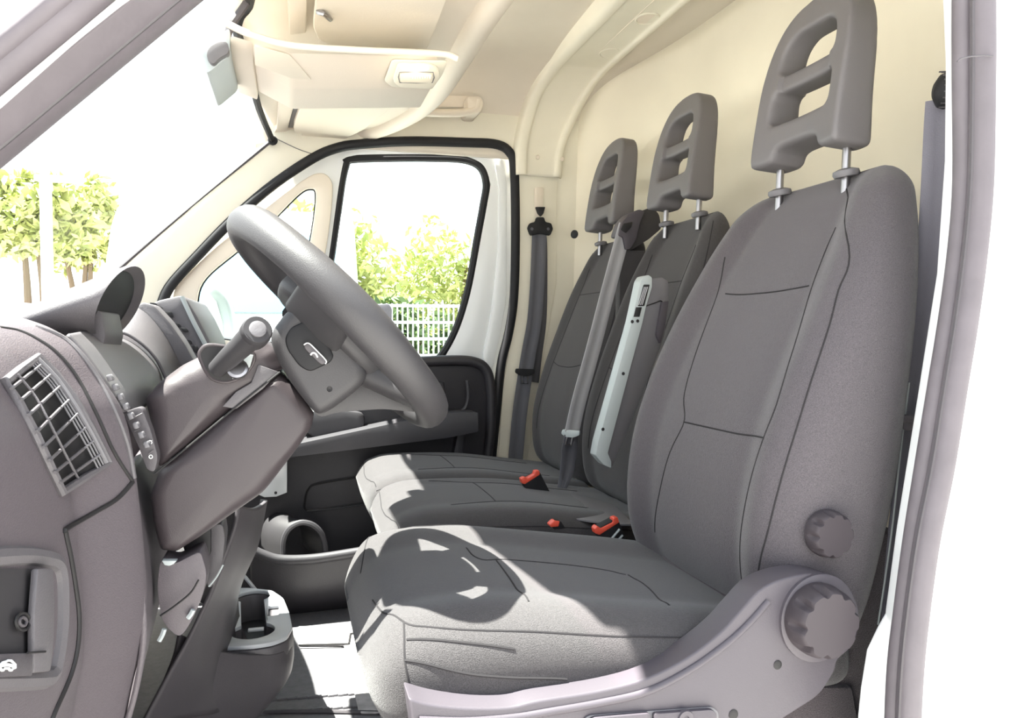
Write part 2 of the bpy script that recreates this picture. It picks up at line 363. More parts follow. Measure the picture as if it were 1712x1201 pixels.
# rounded upper roll of the card
roll = [(560, 622), (620, 612), (690, 606), (750, 603), (790, 605), (812, 618), (820, 650), (820, 720), (810, 800)]
tube('card_edge', [at(x, y, Y=2.24) for x, y in roll], .016, 'card', door, n=12, res=50)
pslab('armrest_ledge', [(440, 757), (504, 741), (667, 706), (760, 690), (800, 690), (800, 722), (746, 733), (485, 765), (440, 780)], 2.13, .12, 'card2', door, r=.006, bevel=.008)
pslab('door_handle_bezel', [(500, 712), (515, 688), (560, 684), (610, 690), (610, 720), (530, 738)], 2.2, .05, 'card2', door, r=.02, bevel=.01)
tube('door_pull', [at(x, y, Y=2.2) for x, y in [(735, 640), (738, 665), (730, 692), (700, 700)]], .013, 'card2', door, n=10, res=20)
tube('grip_rib', [at(x, y, Y=2.225) for x, y in [(781, 636), (783, 660), (779, 680), (768, 690)]], .006, 'card2', door, n=8, res=16)
pslab('lower_rib', [(765, 725), (778, 725), (772, 770), (757, 770)], 2.21, .05, 'card2', door, r=.005)
tube('panel_groove', [at(x, y, Y=2.245) for x, y in [(620, 795), (535, 808), (516, 818), (510, 838), (512, 852), (540, 852), (620, 840)]], .0035, 'dgrey', door, n=6, res=50)
tube('panel_groove', [at(x, y, Y=2.243) for x, y in [(513, 855), (560, 851), (620, 842)]], .002, 'card2', door, n=6, res=20)
# pocket with its lip and the round speaker arch
lip = cat([at(x, y, Y=2.08) for x, y in [(418, 918), (440, 928), (470, 936), (530, 934), (620, 920), (680, 912)]], 30)
tube('pocket_lip', lip, .013, 'card2', door, n=10)
loft('pocket_front', [[p+V(0, 0, -.005) for p in lip], [p+V(.0, .03, -.1) for p in lip], [p+V(0, .10, -.20) for p in lip]], 'card', door, 16, 30, .006)
arch = [at(x, y, Y=2.10) for x, y in [(474, 935), (474, 905), (484, 884), (504, 874), (526, 880), (541, 900), (546, 930)]]
tube('speaker_arch', arch, .008, 'card2', door, n=8, res=30)
back_ = [p+V(-.06, .13, .0) for p in arch]
loft('speaker_cone', [arch, [a*.5+b*.5+V(-.012, 0, 0) for a, b in zip(arch, back_)], back_], 'stalk', door, 10, 30, .004)
# white hinge pillar glimpsed between dash and door
pslab('hinge_pillar', [(428, 826), (480, 765), (480, 824), (462, 831), (442, 832)], 2.20, .04, 'paint', wr, bevel=.002)
lathe('bolt', [(.004, 0), (.004, .004)], at(461, 824, Y=2.197), (0, -1, 0), 'dgrey', wr, n=10)
# ---- B pillar on the far side: boxed cream trim with belt slot
zt = 1.60
def pil(l, r_, Y, dY, nm, m='cream', **k): return pslab(nm, l+r_[::-1], Y, dY, m, None, **k)
tp = struct(pslab('trim_1', [(866, 262), (878, 258), (938, 262), (934, 290), (930, 330), (930, 470), (915, 560), (880, 780), (830, 800), (842, 640), (866, 500), (868, 300)], 2.285, .05, 'cream', None, r=.012, bevel=.012))
pslab('height_slot', [(893, 315), (897, 313), (906, 313), (909, 316), (906, 362), (893, 362)], 2.283, -.002, 'cream2', tp, bevel=.0006)
pslab('slot_button', [(894, 347), (910, 347), (907, 358), (903, 363), (898, 358)], 2.278, -.012, 'black', tp, bevel=.002)
for x, y in [(899, 263), (940, 266)]: lathe('screw_cap', [(.007, 0), (.006, .002)], at(x, y, Y=2.262), (0, -1, -.3), 'cream2', tp, n=12)
# ---- bulkhead behind the seats: a board bulging rearwards
rows = []
for z in (-.05, .4, .8, 1.2, 1.5, 1.68):
    lean = .03*(z-.8)
    rows.append([V(.825+lean, 2.34, z), V(.90+lean, 2.26, z), V(1.0+lean, 2.12, z), V(1.06+lean, 1.9, z), V(1.08+lean, 1.5, z), V(1.06+lean, 1.1, z), V(1.0+lean, .9, z), V(.90+lean, .76, z), V(.80+lean, .69, z)])
wb = struct(loft('wall_back', rows, 'bulk', None, 30, 70, .012, 1))
lathe('cap', [(.013, 0), (.013, .004), (.009, .006)], at(961, 392, Y=2.18), (-.8, -.5, 0), 'black', wb, n=20)
# ---- roof: headlining plus roof bow with recesses
CT = [(2.31, 1.34), (2.31, 1.44), (2.285, 1.53), (2.20, 1.605), (2.05, 1.64), (1.8, 1.655), (1.5, 1.66), (1.1, 1.655), (.86, 1.63), (.76, 1.54), (.71, 1.42), (.70, 1.32)]
ce = struct(loft('ceiling', [[V(x, y, z-(.02 if x < 0 else 0)) for y, z in CT] for x in (-.10, .1, .4, .7, .85, 1.25)], 'roof', None, 24, 70, .015, -1))
BP = [(.80, 1.598), (1.5, 1.602), (2.05, 1.60), (2.17, 1.585), (2.235, 1.53), (2.262, 1.44), (2.268, 1.37), (2.272, 1.285)]
BX = [(.765, .935), (.765, .935), (.765, .935), (.755, .925), (.725, .895), (.70, .855), (.688, .83), (.686, .822)]
def bowrow(i, f):
    (y, z), (x0, x1) = BP[i], BX[i]; m_ = x0+(x1-x0)*f
    return m_, y, z
rows = []
for (y, z), (x0, x1) in zip(BP, BX):
    up = V(0, 0, 1) if y < 2.1 else V(0, (y-2.1)/.17, max(0, 1-(y-2.1)/.14)); up = up/np.linalg.norm(up)
    prof_ = [(x0-.012, .055), (x0-.010, .02), (x0-.002, .0), (x0+.018, -.004), (x0+.03, .004), (x0+.06, .006), (x1-.06, .006), (x1-.022, .004), (x1-.010, -.004), (x1+.002, .0), (x1+.008, .02), (x1+.010, .055)]
    rows.append([V(x, y, z)+up*h for x, h in prof_])
bow = struct(loft('trim_3', rows, 'cream', None, 60, 60, .004, 1))
for (x, y) in [(962, 141), (1020, 88), (1083, 31)]:
    p = at(x, y, Z=1.604)
    pts = [V(p[0]+.03*cos(a)*1.0, p[1]+.034*sin(a), 1.604) for a in np.linspace(0, 2*pi, 24, False)]
    tube('recess_rim', pts, .0035, 'cream', bow, n=8, closed=True)
    slab('recess', [V(p[0]+(q[0]-p[0])*.9, p[1]+(q[1]-p[1])*.9, 1.6045) for q in pts], (0, 0, -.001), 'cream2', bow, 0)
tube('bow_groove', [V(.86, 2.12, 1.6035), V(.86, .8, 1.607)], .0014, 'cream2', bow, n=5)
# ---- windscreen: glass, top seal, far edge line, near A pillar
def arcx(t): return -.055-.055*(1-(2*t-1)**2)
top = [V(arcx(t), .78+t*1.51, wsz) for t in np.linspace(0, 1, 13)]; top = [V(p[0], p[1], 1.388) for p in top]
botm = [V(-.78-.16*(1-(2*t-1)**2), .80+t*1.52, .80) for t in np.linspace(0, 1, 13)]
w3 = struct(loft('window_3', [top, [a*.5+b*.5+V(-.01, 0, .01) for a, b in zip(top, botm)], botm], 'glass', None, 12, 30, 0))
tube('windscreen_seal', [at(x, y, Y=Y_) for x, y, Y_ in [(404, -90, 1.15), (418, 0, 1.45), (400, 30, 1.5), (398, 60, 1.55), (417, 110, 1.80), (428, 165, 2.0), (440, 200, 2.14), (455, 234, 2.27)]], .009, 'black', w3, n=8, res=30)
tube('windscreen_edge', [at(455, 234, Y=2.285), at(330, 337, Y=2.287), at(240, 414, Y=2.29), at(200, 449, Y=2.29)], [.006, .003, .005, .006], 'dashd', w3, n=6, res=12)
lathe('corner_block', [(.012, -.006), (.014, 0), (.011, .006)], at(456, 235, Y=2.27), (0, -1, 0), 'black', w3, n=12)
def line2(pa, pb, Y, ext=.6):
    a, b = at(*pa, Y=Y), at(*pb, Y=Y); d = (b-a); return [a-d*ext, a, b, b+d*ext]
# inner A pillar trim: two faces meeting at the groove
pa = struct(loft('trim_4', [line2((0, 168), (210, 0), .655), line2((0, 205), (250, 0), .665), line2((0, 246), (296, 0), .68), line2((0, 274), (330, 0), .705), line2((0, 262), (318, 0), .74)], 'seal', None, 20, 16, .006))
tube('pillar_groove', line2((0, 246), (296, 0), .677), .0022, 'dashd', pa, n=6, res=10)
sl = struct(tube('trim_5', line2((0, 116), (140, 0), .62), .0125, 'seal', None, n=12, res=10)); tube('seal_lip', line2((0, 78), (95, 0), .61), .008, 'seal', sl, n=10, res=10)
struct(slab('trim_6', [at(-260, 350, Y=.635), at(0, 150, Y=.635), at(190, 0, Y=.635), at(420, -200, Y=.635), at(420, -150, Y=.65), at(205, 0, Y=.65), at(0, 175, Y=.65), at(-260, 385, Y=.65)], (0, .012, 0), 'paint', None, .001))
# near roof rail over the driver's door
struct(box('trim_7', (.38, .67, 1.43), (.98, .10, .16), 'paint', None, .02))
# ---- near B pillar: painted post, double rubber seal, body side panel
pn = struct(pslab('wall_left', [(1580, -260), (1700, -260), (1660, 0), (1650, 250), (1612, 600), (1560, 900), (1530, 1201), (1520, 1500), (1440, 1500), (1437, 1201), (1442, 1151), (1452, 1088), (1470, 1050), (1496, 1004), (1512, 960), (1535, 850), (1549, 700), (1564, 600), (1584, 400), (1590, 250), (1580, 0)], .72, .003, 'paint', None, bevel=.001))
near1 = [(1612, -200), (1610, 0), (1610, 120), (1611, 300), (1602, 420), (1586, 540), (1568, 650), (1547, 780), (1528, 900), (1512, 1020), (1500, 1130), (1494, 1300)]
tube('seal_inner', [at(x, y, Y=.672) for x, y in near1], .0115, 'seal', pn, n=12, res=60, r2=1)
near2 = [(1644, -200), (1642, 0), (1642, 120), (1639, 300), (1629, 420), (1613, 540), (1595, 650), (1574, 780), (1550, 900), (1533, 1020), (1522, 1130), (1514, 1300)]
tube('seal_outer', [at(x, y, Y=.655) for x, y in near2], .0135, 'seal', pn, n=12, res=60)
tube('seal_groove', [at(x-15, y, Y=.655) for x, y in near2], .0028, 'dashd', pn, n=6, res=60)
tube('seal_joint', [at(x, y, Y=.64) for x, y in [(1600, 103), (1606, 98), (1620, 95), (1640, 93), (1660, 94)]], .0008, 'dashd', pn, n=5, res=10)
struct(pslab('wall_front', [(1650, -300), (1653, 0), (1650, 250), (1636, 450), (1600, 680), (1565, 900), (1545, 1050), (1532, 1201), (1520, 1600), (2600, 1600), (2600, -300)], .665, .06, 'paint', None, bevel=.006))
bpy.data.objects['wall_front'].name = 'wall_side'
st = thing('door_striker', 'small white painted door striker on white body side beyond the driver seat', 'striker', at(1683, 985, Y=.66))
pslab('striker_plate', [(1661, 977), (1668, 972), (1703, 978), (1703, 990), (1692, 996), (1684, 989), (1662, 986)], .66, -.01, 'cream', st, r=.003, bevel=.002)
tube('striker_bar', [at(x, y, Y=.642) for x, y in [(1664, 980), (1680, 983), (1698, 987)]], .003, 'paint', st, n=8)
# sill under the driver's door
struct(box('trim_8', (.2, .70, -.05), (1.2, .12, .10), 'paint', None, .02))

def onp(px, py, p0, nrm):                            # sight line met with any plane
    r = FW + RT*(px-856)/FPX - UP*(py-600.5)/FPX; nrm = np.asarray(nrm, float)
    return CAMP + r*(np.dot(np.asarray(p0)-CAMP, nrm)/np.dot(r, nrm))
def nslab(name, pp, p0, nrm, d, mat, par=None, r=0, bevel=.002, **k):   # slab standing on plane (p0, nrm), d outward
    nrm = np.asarray(nrm, float); nrm /= np.linalg.norm(nrm); P = [onp(x, y, p0, nrm) for x, y in pp]
    if r: P = rnd(P, r)
    return slab(name, P, nrm*d, mat, par, bevel, **k)
# ================================================================== OVERHEAD SHELF, VISORS, LAMP, HANDLE, MIRROR
ZS = 1.385
sh = thing('overhead_shelf', 'cream moulded overhead shelf above the windscreen with visor recesses', 'shelf', (.15, 1.5, 1.45))
o1 = [at(x, y, Z=ZS) for x, y in [(457, 212), (530, 224), (596, 226), (640, 216), (690, 192), (728, 160), (760, 112), (800, 45), (830, 0)]]
o1 = list(cat(o1, 30)); e = o1[-1]
plan = [V(p[0], p[1], ZS) for p in o1]+[V(e[0]+.005, .95, ZS), V(.30, .84, ZS), V(-.04, .84, ZS)]+[V(arcx(t), .87+t*1.38, ZS) for t in np.linspace(.05, .95, 10)]
slab('shelf_tray', plan, (0, 0, .03), 'cream2', sh, .006)
tube('shelf_rim', [V(p[0], p[1], ZS+.012) for p in o1]+[V(e[0]+.005, 1.1, ZS+.012), V(e[0], .95, ZS+.018)], .032, 'cream2', sh, n=14, res=60)
rows = [[V(p[0]+.0, p[1], ZS+.03) for p in o1[::3]]+[V(e[0], 1.1, ZS+.03)], [V(p[0]+.0, p[1]+.0, ZS+.10) for p in o1[::3]]+[V(e[0], 1.1, ZS+.10)]]
loft('shelf_wall', rows, 'cream2', sh, 6, 40, .01)
# raised ribs that frame the visor recesses
nslab('recess_block', [(478, -40), (484, 50), (512, 46), (514, -40)], (0, 0, ZS-.002), (0, 0, -1), .012, 'cream2', sh, bevel=.004)
nslab('recess_block', [(466, 150), (462, 212), (480, 212), (497, 150)], (0, 0, ZS-.004), (0, 0, -1), .012, 'cream2', sh, bevel=.004)
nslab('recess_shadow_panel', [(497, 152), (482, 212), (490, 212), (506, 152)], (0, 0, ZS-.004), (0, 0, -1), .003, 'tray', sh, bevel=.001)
# central console block: sloped near face
A1 = at(487, 88, Y=1.38); B1 = at(735, 93, Y=1.38); A2 = at(487, 148, Y=1.50); B2 = at(723, 147, Y=1.50)
A0 = at(380, 62, Y=1.38); A3 = at(400, 103, Y=1.50)
nf = np.cross(B1-A1, A2-A1); nf /= np.linalg.norm(nf); nf = nf if nf[1] < 0 else -nf
c0 = at(420, 70, Y=1.38); c3 = at(423, 113, Y=1.50)
def quadbox(name, q, back, mat, par, bevel=.006): return slab(name, q, back, mat, par, bevel)
bmv = [c0, A1, B1, B2, A2, c3]
vs = bmv+[p+V(0, .28 if i < 3 else .14, .03 if i < 3 else 0) for i, p in enumerate(bmv)]
bm = bmesh.new(); q = [bm.verts.new(p) for p in vs]
for f in ([0, 1, 4, 5], [1, 2, 3, 4], [6, 11, 10, 7], [7, 10, 9, 8], [0, 5, 11, 6], [2, 8, 9, 3], [5, 4, 10, 11], [4, 3, 9, 10], [0, 6, 7, 1], [1, 7, 8, 2]): bm.faces.new([q[i] for i in f])
bmesh.ops.recalc_face_normals(bm, faces=bm.faces); bmesh.ops.bevel(bm, geom=[e_ for e_ in bm.edges if e_.calc_face_angle(0) > .15], offset=.006, segments=2, profile=.5, affect='EDGES')
bmo('console_block', bm, 'cream2', sh)
slab('console_nose', [at(384, 58, Y=1.40), at(424, 70, Y=1.40), at(424, 114, Y=1.48), at(384, 98, Y=1.48)], (0, .2, 0), 'cream2', sh, .004)
nslab('console_recess', [(426, 76), (484, 91), (520, 132), (486, 130), (426, 108)], A1+nf*.0005, nf, .001, 'visor', sh, bevel=.0004)
tube('shelf_edge_rib', [at(x, y, Y=1.36) for x, y in [(380, 40), (420, 58), (487, 76), (600, 84), (735, 90), (765, 98)]], .006, 'cream2', sh, n=10, res=30)
# visors
def visor(lbl, pp, z, hook):
    t = thing('sun_visor', lbl, 'sun visor', at(*pp[0], Z=z), 'cream sun visors under the overhead shelf')
    slab('visor_pad', rnd([at(x, y, Z=z) for x, y in pp], .02), (0, 0, -.018), 'visor', t, .007, 3)
    for hx, hy, hx2, hy2 in hook: tube('pivot_rod', [at(hx, hy, Z=z-.02), at((hx+hx2)/2, (hy+hy2)/2-3, Z=z-.026), at(hx2, hy2, Z=z-.018)], .005, 'chrome', t, n=8, res=8)
visor('near cream sun visor above the steering wheel side, swivel hook showing', [(533, 52), (523, 30), (533, -60), (760, -90), (748, -20), (712, 72), (640, 72), (556, 61)], ZS-.012, [(532, 20, 552, 32)])
visor('far cream sun visor above the passenger quarter window beyond the lamp block', [(508, 150), (491, 200), (492, 211), (503, 213), (507, 222), (574, 224), (606, 208), (655, 168), (664, 150)], ZS-.004, [(506, 152, 520, 151)])
# lamp
lp = thing('courtesy_lamp', 'lit rectangular courtesy lamp with switch on the overhead block', 'lamp', onp(695, 120, A1, nf))
nslab('lamp_frame', [(655, 98), (748, 100), (740, 122), (722, 147), (655, 143), (642, 133)], A1, nf, .004, 'cream', lp, r=.008, bevel=.002)
nslab('lamp_housing', [(664, 103), (716, 103), (733, 110), (735, 122), (722, 144), (668, 141), (656, 132)], A1+nf*.004, nf, .008, 'cream', lp, r=.012, bevel=.003)
cc = onp(694, 112, A1+nf*.012, nf); u1 = (B1-A1)/np.linalg.norm(B1-A1); u2 = np.cross(nf, u1)
slab('lamp_lens', [cc+u1*.026*cos(a)+u2*.011*sin(a) for a in np.linspace(0, 2*pi, 28, False)], nf*.004, 'lamp', lp, .001)
nslab('lamp_switch', [(668, 123), (723, 124), (722, 136), (669, 135)], A1+nf*.012, nf, .004, 'cream', lp, r=.005, bevel=.0012)
tube('switch_groove', [onp(x, y, A1+nf*.0125, nf) for x, y in [(666, 129), (668, 121), (696, 120), (724, 121), (726, 130), (723, 138), (696, 139), (668, 138)]], .0009, 'tray', lp, n=5, closed=True)
for i in range(8): box('switch_rib', onp(690+i*4.1, 129, A1+nf*.0165, nf), (.0018, .001, .006), 'cream2', lp, 0)
pl_ = bpy.data.lights.new('lamp_bulb', 'POINT'); pl_.energy = .07; pl_.color = (1, .8, .55); pl_.shadow_soft_size = .02
po = bpy.data.objects.new('lamp_bulb', pl_); COL.objects.link(po); po.parent = lp; po.location = Vector((cc+nf*.03).tolist())-lp.location
# grab handle
gh = thing('grab_handle', 'cream fold-down grab handle on the headlining above passenger door', 'handle', at(760, 178, Y=2.24))
tube('handle_bar', [at(x, y, Y=2.20) for x, y in [(680, 182), (700, 187), (740, 189), (775, 188), (795, 182), (800, 168)]], .012, 'cream2', gh, n=10, res=30)
pslab('handle_foot', [(780, 160), (806, 160), (810, 175), (803, 190), (782, 188)], 2.19, .10, 'cream2', gh, r=.012, bevel=.008)
pslab('handle_back', [(690, 158), (785, 160), (785, 180), (690, 178)], 2.235, .05, 'cream2', gh, r=.005, bevel=.004)
# interior mirror seen end-on
mi = thing('interior_mirror', 'dark interior mirror seen edge-on at the windscreen top centre', 'mirror', at(370, 90, Y=1.5))
slab('mirror_housing', rnd([at(x, y, Y=1.42) for x, y in [(384, 47), (372, 55), (338, 78), (338, 92), (345, 122), (352, 119), (380, 96), (384, 90)]], .006), (0, .20, 0), 'grey', mi, .006)
slab('mirror_back', rnd([at(x, y, Y=1.405) for x, y in [(380, 68), (362, 70), (348, 80), (344, 95), (356, 109), (366, 97), (384, 88)]], .008), (0, .02, 0), 'hr', mi, .004)
slab('mirror_stem', [at(x, y, Y=1.47) for x, y in [(378, 66), (396, 72), (397, 86), (384, 84)]], (0, .04, 0), 'dashd', mi, .003)
tube('mirror_arm', [at(x, y, Y=1.45) for x, y in [(412, 5), (398, 25), (386, 42), (380, 60)]], .007, 'dashd', mi, n=8, res=10)
# ================================================================== DASHBOARD
db = thing('dashboard', 'grey moulded dashboard with side vent, storage pocket and gauge cowl', 'dashboard', (-.3, 1.5, .5))
PROF = [(-.42, .800), (-.30, .800), (-.252, .790), (-.220, .768), (-.1975, .735), (-.175, .69), (-.164, .61), (-.157, .50), (-.165, .44), (-.177, .385), (-.20, .25)]
def prow(Y, dx, k=1): return [V(x+dx, Y, z+(.0 if i > 3 else 0)) for i, (x, z) in enumerate(PROF)]
fascia = loft('end_fascia', [prow(.50, -.062), prow(.60, -.052), prow(.70, -.043), prow(.77, -.038), prow(.80, -.034), prow(.865, 0), prow(.876, -.004), prow(.880, -.02), prow(.881, -.06), prow(.881, -.12)], 'dash', db, 60, 80, .004, 0)
_c = cat([(p[0], p[1], 0) for p in PROF], 400)[::-1]; SZ, SX = _c[:, 1], _c[:, 0]
_c = cat([(a, b, 0) for a, b in zip([.5, .6, .7, .77, .8, .865, .876, .880], [-.062, -.052, -.043, -.038, -.034, 0, -.004, -.02])], 300); _c = _c[_c[:, 0].argsort()]; SY, SD = _c[:, 0], _c[:, 1]
def sx(Y, z, off=.0):      # fascia surface X at (Y, z)
    return float(np.interp(z, SZ, SX))+float(np.interp(Y, SY, SD))+off
def onf(px, py, off=.002):
    lo, hi = .45, .93; r = FW + RT*(px-856)/FPX - UP*(py-600.5)/FPX
    f = lambda Y: (CAMP+r*(Y/r[1]))[0]-sx(Y, (CAMP+r*(Y/r[1]))[2], off)
    Ys = np.linspace(lo, hi, 200); v = [f(y) for y in Ys]
    for a in range(199):
        if v[a] >= 0 > v[a+1] or v[a] < 0 <= v[a+1]:
            y = Ys[a]-v[a]*(Ys[a+1]-Ys[a])/(v[a+1]-v[a]); return CAMP+r*(y/r[1])
    return CAMP+r*(.88/r[1])
def fpath(name, pp, r, mat, off=.0035, res=0, closed=False, par=None, **k):
    Q = [onf(x, y, off) for x, y in (([tuple(p) for p in cat([(a, b, 0) for a, b in pp], res, closed)[:, :2]]) if res else pp)]
    return tube(name, Q, r, mat, par or db, n=8, closed=closed, **k)
def fpatch(name, pp, off, thick, mat, par=None, bevel=.001, r=0):   # panel lying on the fascia
    P = [onf(x, y, off) for x, y in pp]; c = sum(P)/len(P)
    if r: P = rnd(P, r)
    nv = np.cross(P[len(P)//3]-P[0], P[2*len(P)//3]-P[0]); nv /= np.linalg.norm(nv); nv = nv if nv[0] > 0 else -nv
    P = [p-nv*np.dot(p-c, nv) for p in P]
    return slab(name, P, nv*thick, mat, par or db, bevel)
# grooves between the fascia panels
fpath('panel_gap', [(222, 806), (196, 834), (160, 856), (112, 884), (110, 892), (118, 930), (127, 985), (132, 1030), (130, 1080), (118, 1130), (92, 1190), (85, 1210)], .0024, 'dgrey', .003, 80)
fpath('pad_gap', [(0, 548), (30, 553), (60, 566), (95, 590), (128, 630), (160, 690), (190, 755), (222, 806)], .0018, 'dgrey', .003, 60)
fpath('pad_bead', [(60, 546), (110, 568), (150, 612), (185, 672), (212, 740), (224, 800)], .0028, 'dash2', .003, 60)
# the side air vent
def fgrid(name, lp_, rp_, off, mat, par=None, nu=24, nv=16):
    a_ = cat([(x, y, 0) for x, y in lp_], nu)[:, :2]; b_ = cat([(x, y, 0) for x, y in rp_], nu)[:, :2]
    vs, fs = grid([[onf(*(a_[i]+(b_[i]-a_[i])*t), off) for t in np.linspace(0, 1, nv)] for i in range(nu)]); return mk(name, vs, fs, mat, par or db)
av = fgrid('air_vent', [(10, 641), (40, 684), (66, 740), (86, 785), (105, 820)], [(64, 599), (97, 633), (128, 678), (156, 725), (180, 772)], .0035, 'dgrey')
fpath('vent_frame', [(8, 640), (36, 617), (64, 597), (92, 625), (122, 664), (152, 715), (182, 774), (145, 797), (104, 823), (84, 780), (60, 728), (32, 674)], .0042, 'dash2', .005, closed=True, par=av)
L = lambda a, b, t: (a[0]+(b[0]-a[0])*t, a[1]+(b[1]-a[1])*t)
Lc = [(10, 641), (40, 684), (66, 740), (86, 785), (105, 820)]; Rc = [(64, 599), (97, 633), (128, 678), (156, 725), (180, 772)]
lc = cat([(a, b, 0) for a, b in Lc], 50)[:, :2]; rc = cat([(a, b, 0) for a, b in Rc], 50)[:, :2]
for u, rr in [(.36, .0012), (.78, .0009), (.84, .0009), (.90, .0009)]:
    fpath('vent_slat', [L(lc[k], rc[k], u) for k in range(0, 50, 4)]+[L(lc[-1], rc[-1], u)], rr, 'tray' if u > .7 else 'dash2', .0095, par=av)
for i in range(8):
    t = (i+.6)/8.2; k = int(t*49); a, b = lc[k], rc[k]
    fpath('vent_slat', [L(a, b, .03), L(a, b, .33)], .0015, 'dash2', .0085, par=av)
    fpath('vent_slat', [L(a, b, .39), L(a, b, .70)], .0015, 'dash2', .0085, par=av)
    fpath('vent_slat', [L(a, b, .72), L(a, b, .93)], .0011, 'tray', .0105, par=av)
fpath('vent_rail', [L(lc[k], rc[k], .97) for k in range(0, 50, 6)]+[L(lc[-1], rc[-1], .97)], 0.0026, 'tray', .0085, par=av)
# storage pocket with its frame, flap and bonnet release
fpath('pocket_frame', [(-60, 935), (30, 930), (70, 934), (90, 942), (98, 965), (100, 1010), (98, 1060), (90, 1110), (82, 1130), (60, 1137), (-60, 1140)], .008, 'dash2', .001, 60)
fgrid('pocket_recess', [(-70, 950), (-70, 1000), (-70, 1060), (-70, 1130)], [(80, 952), (86, 1000), (86, 1060), (78, 1130)], .0035, 'stalk')

fpatch('pocket_flap', [(50, 952), (75, 952), (79, 1010), (78, 1070), (72, 1124), (46, 1127), (46, 1030)], .007, .006, 'dash2', bevel=.002)
fpath('flap_line', [(46, 1092), (76, 1090)], .0008, 'dgrey', .0135)
br = fpatch('bonnet_release', [(-60, 1096), (43, 1093), (45, 1131), (-60, 1136)], .008, .004, 'dashd', bevel=.001)
for i, (cx, cy, r_) in enumerate([(38, 1040, 12), (38, 1040, 6)]):
    fpath('screw_boss', [(cx+r_*cos(a)-0, cy+r_*1.2*sin(a)) for a in np.linspace(0, 2*pi, 16, False)], .0013, 'dashd' if i else 'dgrey', .008, closed=True)
car = [(0, 1112), (4, 1108), (9, 1107), (12, 1105), (18, 1105), (22, 1109), (25, 1112), (25, 1117), (21, 1118), (19, 1121), (16, 1121), (14, 1118), (7, 1118), (5, 1121), (2, 1121), (0, 1118)]
fpath('car_symbol', [(x+.5, y) for x, y in car], .0009, 'emblem', .0135, closed=True, par=br)
fpath('car_symbol', [(2, 1113), (12, 1112), (23, 1114)], .0012, 'emblem', .0135, par=br)
# lower dash between pod and console, knee bolster and its edges
LP = [(-.175, .62), (-.160, .56), (-.15, .48), (-.155, .42), (-.17, .36), (-.20, .28), (-.235, .16)]
def lrow(Y, dx, dz=0): return [V(x+dx, Y, z+dz) for x, z in LP]
loft('knee_panel', [lrow(.865, -.006), lrow(.89, -.008), lrow(.95, -.014), lrow(1.05, -.022), lrow(1.15, -.030), lrow(1.25, -.038), lrow(1.33, -.05)], 'dash', db, 30, 40, .006)
pslab('knee_bracket', [(268, 935), (290, 945), (318, 930), (335, 922), (347, 960), (338, 1000), (320, 1040), (300, 1070), (270, 1040), (262, 980)], .95, .05, 'dash', db, r=.012, bevel=.006)
pslab('bracket_clip', [(270, 938), (296, 938), (290, 944), (283, 947), (275, 946)], .945, .01, 'grey', db, bevel=.001)
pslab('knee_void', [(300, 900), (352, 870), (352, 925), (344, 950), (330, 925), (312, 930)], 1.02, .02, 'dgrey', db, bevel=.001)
pslab('steering_brace', [(352, 880), (372, 876), (376, 900), (372, 940), (352, 985), (345, 975), (350, 930)], 1.03, .05, 'dashd', db, r=.006, bevel=.004)
tube('brace_edge', [at(x, y, Y=1.02) for x, y in [(373, 945), (362, 965), (349, 981)]], .0012, 'grey', db, n=6, res=8)
for (a, b, c_, d_) in [(275, 1052, 266, 1072), (323, 1020, 314, 1034)]:
    tube('slot', [at(a, b, Y=.945), at((a+c_)/2+1, (b+d_)/2, Y=.945), at(c_, d_, Y=.945)], .003, 'grey', db, n=6, res=6)
tube('panel_gap', [at(x, y, Y=.94) for x, y in [(268, 1030), (290, 1015), (318, 992), (332, 970)]], .0012, 'dgrey', db, n=6, res=20)
# dashboard top and the passenger side
def trow(Y, dx=0, dz=0):
    return [V(x+dx, Y, z+dz) for x, z in [(-.85, .83), (-.6, .84), (-.40, .825), (-.30, .79), (-.25, .72), (-.22, .62), (-.21, .50), (-.24, .38), (-.30, .2), (-.4, .02)]]
loft('dash_body', [trow(.60, -.10, -.02), trow(.9, -.09, -.03), trow(1.1, -.10, -.05), trow(1.22, -.06, -.02), trow(1.35, .0, 0), trow(1.7, .0), trow(2.0, -.04), trow(2.27, -.10, -.02)], 'dash', db, 40, 50, .006)
def cr0(Y, pp): return [at(x, y, Y=Y) for x, y in pp]
# gauge bowl and the rounded shoulders around it
loft('gauge_bowl', [cr0(.888, [(112, 560), (136, 588), (162, 624), (184, 656), (205, 690)]), cr0(1.0, [(146, 556), (176, 582), (204, 618), (226, 650), (236, 684)]), cr0(1.19, [(180, 562), (214, 572), (242, 592), (264, 620), (272, 650)])], 'dash2', db, 24, 24, .004)
loft('cowl_shoulder', [cr0(1.185, [(150, 566), (198, 556), (232, 572), (260, 600), (280, 640)]), cr0(1.22, [(190, 535), (222, 540), (248, 558), (272, 590), (292, 632)]), cr0(1.265, [(222, 512), (244, 524), (266, 548), (286, 580), (306, 622)])], 'dash2', db, 24, 30, .004)
pslab('cowl_arc', [(222, 524), (236, 505), (258, 510), (284, 538), (308, 572), (330, 612), (330, 645), (298, 645), (284, 602), (262, 564), (240, 538)], 1.262, .05, 'dash2', db, r=.006, bevel=.005)
cvp = [(250, 512), (262, 503), (302, 494), (312, 499), (330, 528), (352, 574), (352, 640), (310, 640), (296, 590), (276, 545)]
cv = pslab('centre_vent_pod', cvp, 1.36, .30, 'dash2', db, r=.008, bevel=.006)
